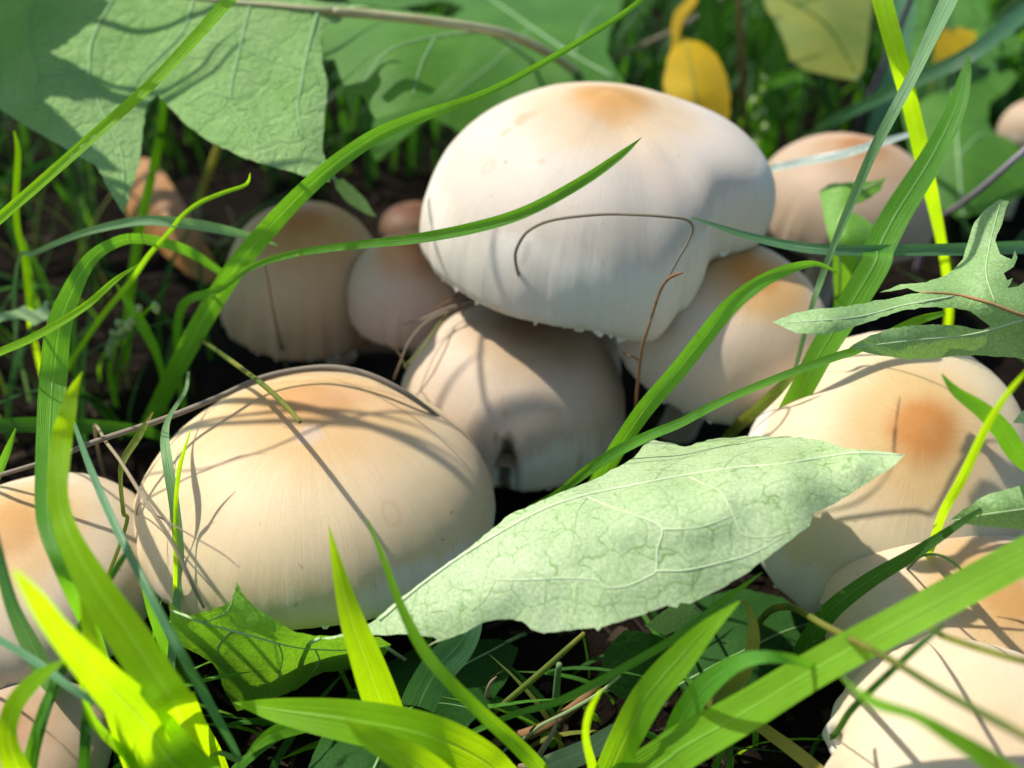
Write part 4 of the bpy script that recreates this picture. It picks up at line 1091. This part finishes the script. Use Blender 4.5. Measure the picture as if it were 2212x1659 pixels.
dry_straw|hair-thin dry straw resting on the flank of the front mushroom|straw|1|300,1090,3,40 333,1110,3.5,47 417,1159,3.5,52 480,1196,3.5,53 517,1226,2,53
grass_blade|yellowing narrow blade beside the stiff dead straw|olive|0.25,10|268,1150,8,40 266,1106,9,44 260,1036,9,48 267,993,14,50 300,940,16,50 330,890,3,49
grass_blade|shaded blade lying level behind the broad upright blades|dark|0.15,0|340,940,20,14 283,928,26,22 167,920,32,28 33,918,32,34 -80,930,20,36
grass_blade|short dark blade tip at the edge of the level shaded blade|green|0.25,0|-20,1060,18,30 0,1012,18,40 18,968,14,46 34,925,3,50
dry_straw|thin brown straw looped in an arch over the front of the largest cream cap|straw|0|1157,660,6,50 1130,620,6.5,57 1113,560,7,64 1124,520,7,69 1150,493,7,73 1200,474,7,77 1300,463,7,79 1380,464,7,80 1440,468,7,80 1482,474,7,79 1497,492,6,77 1488,520,5,74 1465,560,5,70 1445,598,4,66
dry_straw|curly brown stalk hanging down past the rim of the orange-centred mushroom|brown|1|1374,900,6,30 1374,873,6,38 1377,836,7,43 1387,753,7,53 1404,696,7,59 1424,633,7,65 1440,606,7,68 1456,595,8,69 1476,589,3,70
dry_straw|short side twig curling off the curly brown stalk|brown|0|1384,785,5,49 1374,774,4,50 1362,768,4,51 1352,766,4,51 1346,760,3,52
root_fibre|fine pale fibre draped between the rusty mushroom and the notched one|dry|0|1240,690,3,36 1160,664,4,41 1080,655,4,44 1000,664,5,44 940,684,5,43 905,710,4,42 880,745,4,40 862,790,4,36 850,820,3,30
root_fibre|grey fibre crossing under the rim of the largest cream cap|straw|0|1190,672,4,42 1120,650,5,45 1040,648,5,46 960,668,5,44 910,690,4,42 870,700,3,38
root_fibre|thin brown fibre curling over the rusty-topped mushroom|brown|0|1100,520,4,48 1060,534,4,49 1035,552,4,49 1018,580,4,48 1006,610,4,46 985,640,4,45 930,672,3,43
root_fibre|straight pale hair-thin fibre standing over the notched mushroom rim|dry|0|880,800,3,35 868,775,3.5,40 850,745,3.5,44 832,718,2,48
root_fibre|olive fibre hanging over the shoulder of the notched mushroom|olive|0|965,680,5,42 940,710,5,42 915,750,5,40 890,775,4,38 872,792,3,36
dry_straw|upright grey straw against the brown-topped mushroom|straw|1|622,800,8,4 610,760,8,20 600,720,8,32 588,660,7,46 578,600,6,57 572,570,4,62
grass_blade|wide bluish blade with a sun patch standing in the shade under the netted pale leaf|blue|0.1,15|880,1640,80,6 897,1540,78,18 937,1456,76,27 985,1400,70,32 1015,1360,50,35 1040,1320,10,37
dry_grass_blade|bleached pale blade lying flat in the shaded hollow|pale|0.15,0|1090,1720,46,10 1170,1664,48,14 1270,1620,46,17 1320,1585,34,18 1390,1540,10,18
dry_straw|olive-brown twig leaning in the shaded hollow under the netted pale leaf|olive|1|1060,1545,12,4 1070,1536,13,8 1150,1468,14,18 1210,1415,13,25 1262,1368,10,30
dry_straw|curled tan scrap of straw in the shaded hollow|dry|1|1062,1560,9,2 1056,1530,10,8 1052,1500,10,14 1060,1475,8,18 1072,1462,3,20
dry_straw|frayed pinkish dry straw beside the stubby bright blade|dry|1|1150,1655,14,10 1170,1622,13,18 1190,1590,11,24 1200,1568,8,27 1204,1552,3,29
plant_stem|pale green seed stalk lying in the shaded hollow|pale|1|1140,1590,7,8 1170,1566,8,12 1225,1538,8,16 1290,1500,8,20 1340,1460,6,24
plant_stem|thin dim upright stem in the shaded hollow|sage|1|1200,1520,16,2 1204,1470,15,10 1208,1435,13,16
dry_straw|flat brown strip of dead leaf along the shaded hollow|brown|1|1080,1600,20,3 1140,1585,26,6 1200,1556,24,10 1260,1510,20,14 1310,1465,10,18
'''
for row in TABLE.strip().splitlines():
    grass(row)

# ------------------------------------------------------------------ seed sprigs
def sprig(label, pts, buds, size, seed):
    rnd = random.Random(seed)
    V, F, U, P = stalk_mesh(pts)
    root = empty('seed_sprig', P[0])
    tag(root, label, 'sprig', 'seed sprigs')
    mk('stalk', V, F, GM['lime'], root, uvs=U)
    for i in range(buds):
        k = int(len(P) * (0.45 + 0.54 * i / buds))
        c = P[k] + Vector((rnd.uniform(-1, 1), rnd.uniform(-1, 1), rnd.uniform(-0.3, 1))) * size * 0.8
        bv, bf = [], []
        ax = Vector((rnd.uniform(-1, 1), rnd.uniform(-1, 1), 1.2)).normalized()
        a = ax.orthogonal().normalized(); b = ax.cross(a)
        for j in range(6):
            f = j / 5
            r_ = size * (0.12 + 0.5 * math.sin(math.pi * min(1, f * 0.95 + 0.03)))
            for q in range(7):
                th = 2 * math.pi * q / 7
                bv.append(c + ax * (f - 0.5) * size * 1.7 + (a * math.cos(th) + b * math.sin(th)) * r_)
        for j in range(5):
            for q in range(7):
                bf.append((j * 7 + q, j * 7 + (q + 1) % 7, (j + 1) * 7 + (q + 1) % 7, (j + 1) * 7 + q))
        bf.append(tuple(range(6, -1, -1))); bf.append(tuple(35 + q for q in range(7)))
        mk('bud', bv, bf, BUD, root)


sprig('knobbly pale green bud sprig standing in the shade behind the short fresh blade', P3('240,800,5,6 250,750,5,22 268,715,5,32 300,685,5,40 330,660,4,45'), 9, 0.0017, 1)
sprig('second smaller bud sprig lower in the tangle beside the jointed green stem', P3('215,790,5,4 228,760,5,14 245,735,5,20 262,716,4,25 275,705,4,28'), 6, 0.0015, 2)
sprig('glowing lime bud sprig between the largest cream cap and the shaded tan mushroom', P3('1632,330,6,8 1640,305,6,16 1642,260,6,28 1640,215,6,38 1644,150,4,50'), 8, 0.0021, 3)

# ------------------------------------------------------------------ the tangle of thinner grass between and around
POLY_L2 = [(1000, 1190), (1370, 985), (1480, 950), (1955, 983), (1750, 1135), (1440, 1310), (1150, 1365), (930, 1393), (670, 1383)]


def hits_cap(p, margin=1.03):
    """is a point inside a cap, or in the way of the view of one"""
    pr = proj(p)
    for (c, rad, hgt, n, e1, e2, (cx, cy, rpx), d) in CAPS:
        v = p - c
        z = v.dot(n)
        rr = math.hypot(v.dot(e1), v.dot(e2))
        if z > -0.3 * hgt and (rr / rad) ** 2 + (max(0, z) / hgt) ** 2 < margin ** 2:
            return True
        if pr and pr[2] < d + rad * 0.3:
            top = c + n * hgt
            tp = proj(top)
            my = (cy + tp[1]) / 2
            if ((pr[0] - cx) / (rpx * 0.97)) ** 2 + ((pr[1] - my) / (abs(cy - tp[1]) / 2 + rpx * 0.62)) ** 2 < 1:
                return True
    return False


def wild_blade(rnd, x, y, h, w, lean, ang, curl):
    gz = ground_z(x, y) - 0.002
    d = Vector((math.cos(ang), math.sin(ang), 0))
    P = []
    m = 9
    for i in range(m + 1):
        t = i / m
        out = lean * h * (t ** 1.5) + curl * h * t ** 3.5
        up = h * (t - 0.35 * curl * t ** 3)
        P.append(Vector((x, y, gz)) + d * out + Vector((0, 0, up)))
    side = d.cross(Vector((0, 0, 1))).normalized()
    side = (side * math.cos(lean) + d * rnd.uniform(-0.6, 0.6)).normalized()
    V, F, U = [], [], []
    acc = 0
    for i, p in enumerate(P):
        t = i / m
        ww = w * 0.5 * (0.75 + 0.5 * t) * (1 - t ** 3.2)
        tg = (P[min(i + 1, m)] - P[max(0, i - 1)]).normalized()
        nn = tg.cross(side).normalized()
        if i: acc += (P[i] - P[i - 1]).length
        for u in (-1, 0, 1):
            V.append(p + side * (u * ww) + nn * (abs(u) * ww * 0.3)); U.append(((u + 1) / 2, acc * 100))
    for i in range(m):
        for k in range(2):
            a_ = i * 3 + k
            F.append((a_, a_ + 1, a_ + 4, a_ + 3))
    return V, F, U, P


COLOUR = {'deep': 'deep green', 'dark': 'dark green', 'green': 'green', 'bright': 'bright green', 'olive': 'olive', 'blue': 'bluish'}


def tangle(label, poly, count, hr, wr, mats, seed, group, lean=(0.1, 0.9)):
    rnd = random.Random(seed)
    xs = [p[0] for p in poly]; ys = [p[1] for p in poly]
    made = tries = 0
    while made < count and tries < count * 30:
        tries += 1
        px, py = rnd.uniform(min(xs), max(xs)), rnd.uniform(min(ys), max(ys))
        if not inside((px, py), poly):
            continue
        g = at_z(px, py, 0)
        V, F, U, P = wild_blade(rnd, g.x, g.y, rnd.uniform(*hr), rnd.uniform(*wr), rnd.uniform(*lean), rnd.uniform(0, 2 * math.pi), rnd.uniform(0, 0.5))
        bad = False
        for p in P:
            if hits_cap(p):
                bad = True; break
            q = proj(p)
            if q and inside(q[:2], POLY_L2) and q[2] < 0.19:
                bad = True; break
            if q is None or q[2] < 0.125:
                bad = True; break
        if bad:
            continue
        mn = rnd.choice(mats)
        o = mk('grass_blade', V, F, GM[mn], None, P[0], uvs=U)
        spread = math.hypot(P[-1].x - P[0].x, P[-1].y - P[0].y) / max(1e-4, P[-1].z - P[0].z)
        form = 'upright' if spread < 0.45 else 'leaning' if spread < 0.95 else 'sprawling'
        ln = (P[-1] - P[0]).length
        size = 'tall' if ln > hr[0] + (hr[1] - hr[0]) * 0.66 else 'short' if ln < hr[0] + (hr[1] - hr[0]) * 0.33 else 'middling'
        tag(o, f"{size} {form} {COLOUR[mn]} {label}", 'grass blade', group)
        made += 1


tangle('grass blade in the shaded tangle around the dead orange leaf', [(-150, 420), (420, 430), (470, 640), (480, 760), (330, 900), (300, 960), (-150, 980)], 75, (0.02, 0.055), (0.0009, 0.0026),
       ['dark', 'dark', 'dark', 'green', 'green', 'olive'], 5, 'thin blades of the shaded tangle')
tangle('grass blade in the thicket behind the shaded tan mushroom', [(1400, 60), (2350, 40), (2400, 420), (2050, 420), (1950, 280), (1650, 290), (1500, 200)], 60, (0.03, 0.08), (0.0014, 0.004),
       ['dark', 'deep', 'blue', 'dark', 'deep', 'green'], 6, 'blades of the back thicket')
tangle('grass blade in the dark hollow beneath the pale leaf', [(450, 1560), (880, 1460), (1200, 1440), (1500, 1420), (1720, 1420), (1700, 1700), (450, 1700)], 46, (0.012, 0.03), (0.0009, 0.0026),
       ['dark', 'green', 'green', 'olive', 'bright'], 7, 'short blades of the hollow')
tangle('grass blade between tan-brown mushroom and folded blade', [(-100, 1380), (330, 1420), (430, 1560), (380, 1720), (-100, 1720)], 26, (0.02, 0.045), (0.0012, 0.003),
       ['green', 'bright', 'dark', 'green'], 8, 'blades beside the folded blade')
tangle('grass blade beside the broad cream mushroom with rusty centre', [(2050, 520), (2400, 480), (2450, 1150), (2240, 1130), (2230, 700), (2060, 640)], 30, (0.025, 0.06), (0.0012, 0.003),
       ['green', 'bright', 'dark', 'blue'], 9, 'blades of the right fringe')


def stuff_blades(name, label, count, seed, mats, place, hr, wr):
    rnd = random.Random(seed)
    V, F, U = [], [], []
    n = tries = 0
    while n < count and tries < count * 12:
        tries += 1
        x, y = place(rnd)
        v, f, u, P = wild_blade(rnd, x, y, rnd.uniform(*hr), rnd.uniform(*wr), rnd.uniform(0.05, 0.8), rnd.uniform(0, 6.283), rnd.uniform(0, 0.5))
        ok = True
        for p in P[::2]:
            q = proj(p)
            if q and -40 < q[0] < 2252 and -40 < q[1] < 1700 and q[2] < 0.36:
                ok = False; break
            if (p - CAM).length < 0.07:
                ok = False; break
        if not ok:
            continue
        b = len(V)
        V += v; U += u
        F += [tuple(i + b for i in ff) for ff in f]
        n += 1
    o = mk(name, V, F, mats, None, (0, 0.25, 0), uvs=U)
    tag(o, label, 'grass', None, 'stuff')


def ring(r0, r1):
    def f(rnd):
        a = rnd.uniform(0, 6.283); r = math.sqrt(rnd.uniform(r0 * r0, r1 * r1))
        return r * math.cos(a), 0.25 + r * math.sin(a)
    return f


def sector(rnd):
    return rnd.uniform(-0.45, 0.45), rnd.uniform(0.36, 0.95)


stuff_blades('lawn_grass', 'rough green lawn grass growing all round the mushroom cluster', 5200, 21, GM['dark'], ring(0.13, 0.9), (0.03, 0.075), (0.0014, 0.0035))
def left_band(rnd):
    return rnd.uniform(-0.26, -0.12), rnd.uniform(0.16, 0.42)


stuff_blades('lawn_grass', 'taller lawn grass standing on the sunny side of the cluster', 22, 23, GM['bright'], left_band, (0.09, 0.14), (0.002, 0.004))
stuff_blades('lawn_grass', 'dense lawn grass at the back coloured dark for the dim light there', 3200, 22, GM['deep'], sector, (0.03, 0.08), (0.0015, 0.004))


def overhang_shade():  # out-of-view blades, added and widened to throw dapples on the big leaf
    rnd = random.Random(77)
    V, F, U = [], [], []
    for i in range(20):
        dx, dy = rnd.uniform(-120, 160), rnd.uniform(-150, 130)
        k = rnd.uniform(1.4, 3.2)
        pts = [(-620 + dx, 380 + dy, 14, 35), (-480 + dx, 120 + dy, 16, 80), (-330 + dx, -70 + dy * 1.2, 18 * k, 104), (-170 + dx, -190 + dy * 1.2, 20 * k, 118),
               (20 + dx, -250 + dy * 1.1, 20 * k, 124), (230 + dx * 1.3, -290 + dy, 16 * k, 127), (430 + dx * 1.5, -300 + dy, 3, 127)]
        if any(p[0] > -30 and p[1] > -45 for p in pts):
            pts = [(p[0], min(p[1], -60) if p[0] > -60 else p[1], p[2], p[3]) for p in pts]
        v, f, u, P = blade_mesh(pts, 0.2, rnd.uniform(-25, 25))
        b = len(V)
        V += v; U += u; F += [tuple(q + b for q in ff) for ff in f]
    o = mk('lawn_grass', V, F, GM['bright'], None, (-0.2, 0.2, 0), uvs=U)
    tag(o, 'unseen tall grass blades added above to dapple the big toothed dandelion leaf', 'grass', None, 'stuff')


overhang_shade()

# ------------------------------------------------------------------ litter on the soil
def litter():
    rnd = random.Random(31)
    V, F = [], []
    for i in range(900):
        px, py = rnd.uniform(-300, 2500), rnd.uniform(60, 1750)
        g = at_z(px, py, 0)
        g.z = ground_z(g.x, g.y) + rnd.uniform(0.0, 0.0015)
        a = rnd.uniform(0, 6.283)
        L, w = rnd.uniform(0.002, 0.014), rnd.uniform(0.0003, 0.0011)
        if rnd.random() < 0.3: L, w = rnd.uniform(0.001, 0.004), rnd.uniform(0.0008, 0.0022)
        d = Vector((math.cos(a), math.sin(a), rnd.uniform(-0.15, 0.3))); s_ = Vector((-math.sin(a), math.cos(a), rnd.uniform(-0.4, 0.4)))
        b = len(V)
        bend = rnd.uniform(-0.3, 0.3)
        for t in (0, 0.5, 1):
            for u in (-1, 1):
                V.append(g + d * (L * t) + s_ * (w * u * (1 - 0.5 * t) + bend * L * t * t) + Vector((0, 0, 0.4 * w * math.sin(3.1 * t))))
        F += [(b, b + 1, b + 3, b + 2), (b + 2, b + 3, b + 5, b + 4)]
    m = plain_mat('litter', (0.010, 0.007, 0.005), (0.038, 0.026, 0.016), 90, 0.85, 0.3, 0.0003, 0.0, 0.1)
    tag(mk('leaf_litter', V, F, m, None, (0, 0.2, 0)), 'scattered brown dead grass and leaf crumbs on the soil', 'litter', None, 'stuff')


litter()
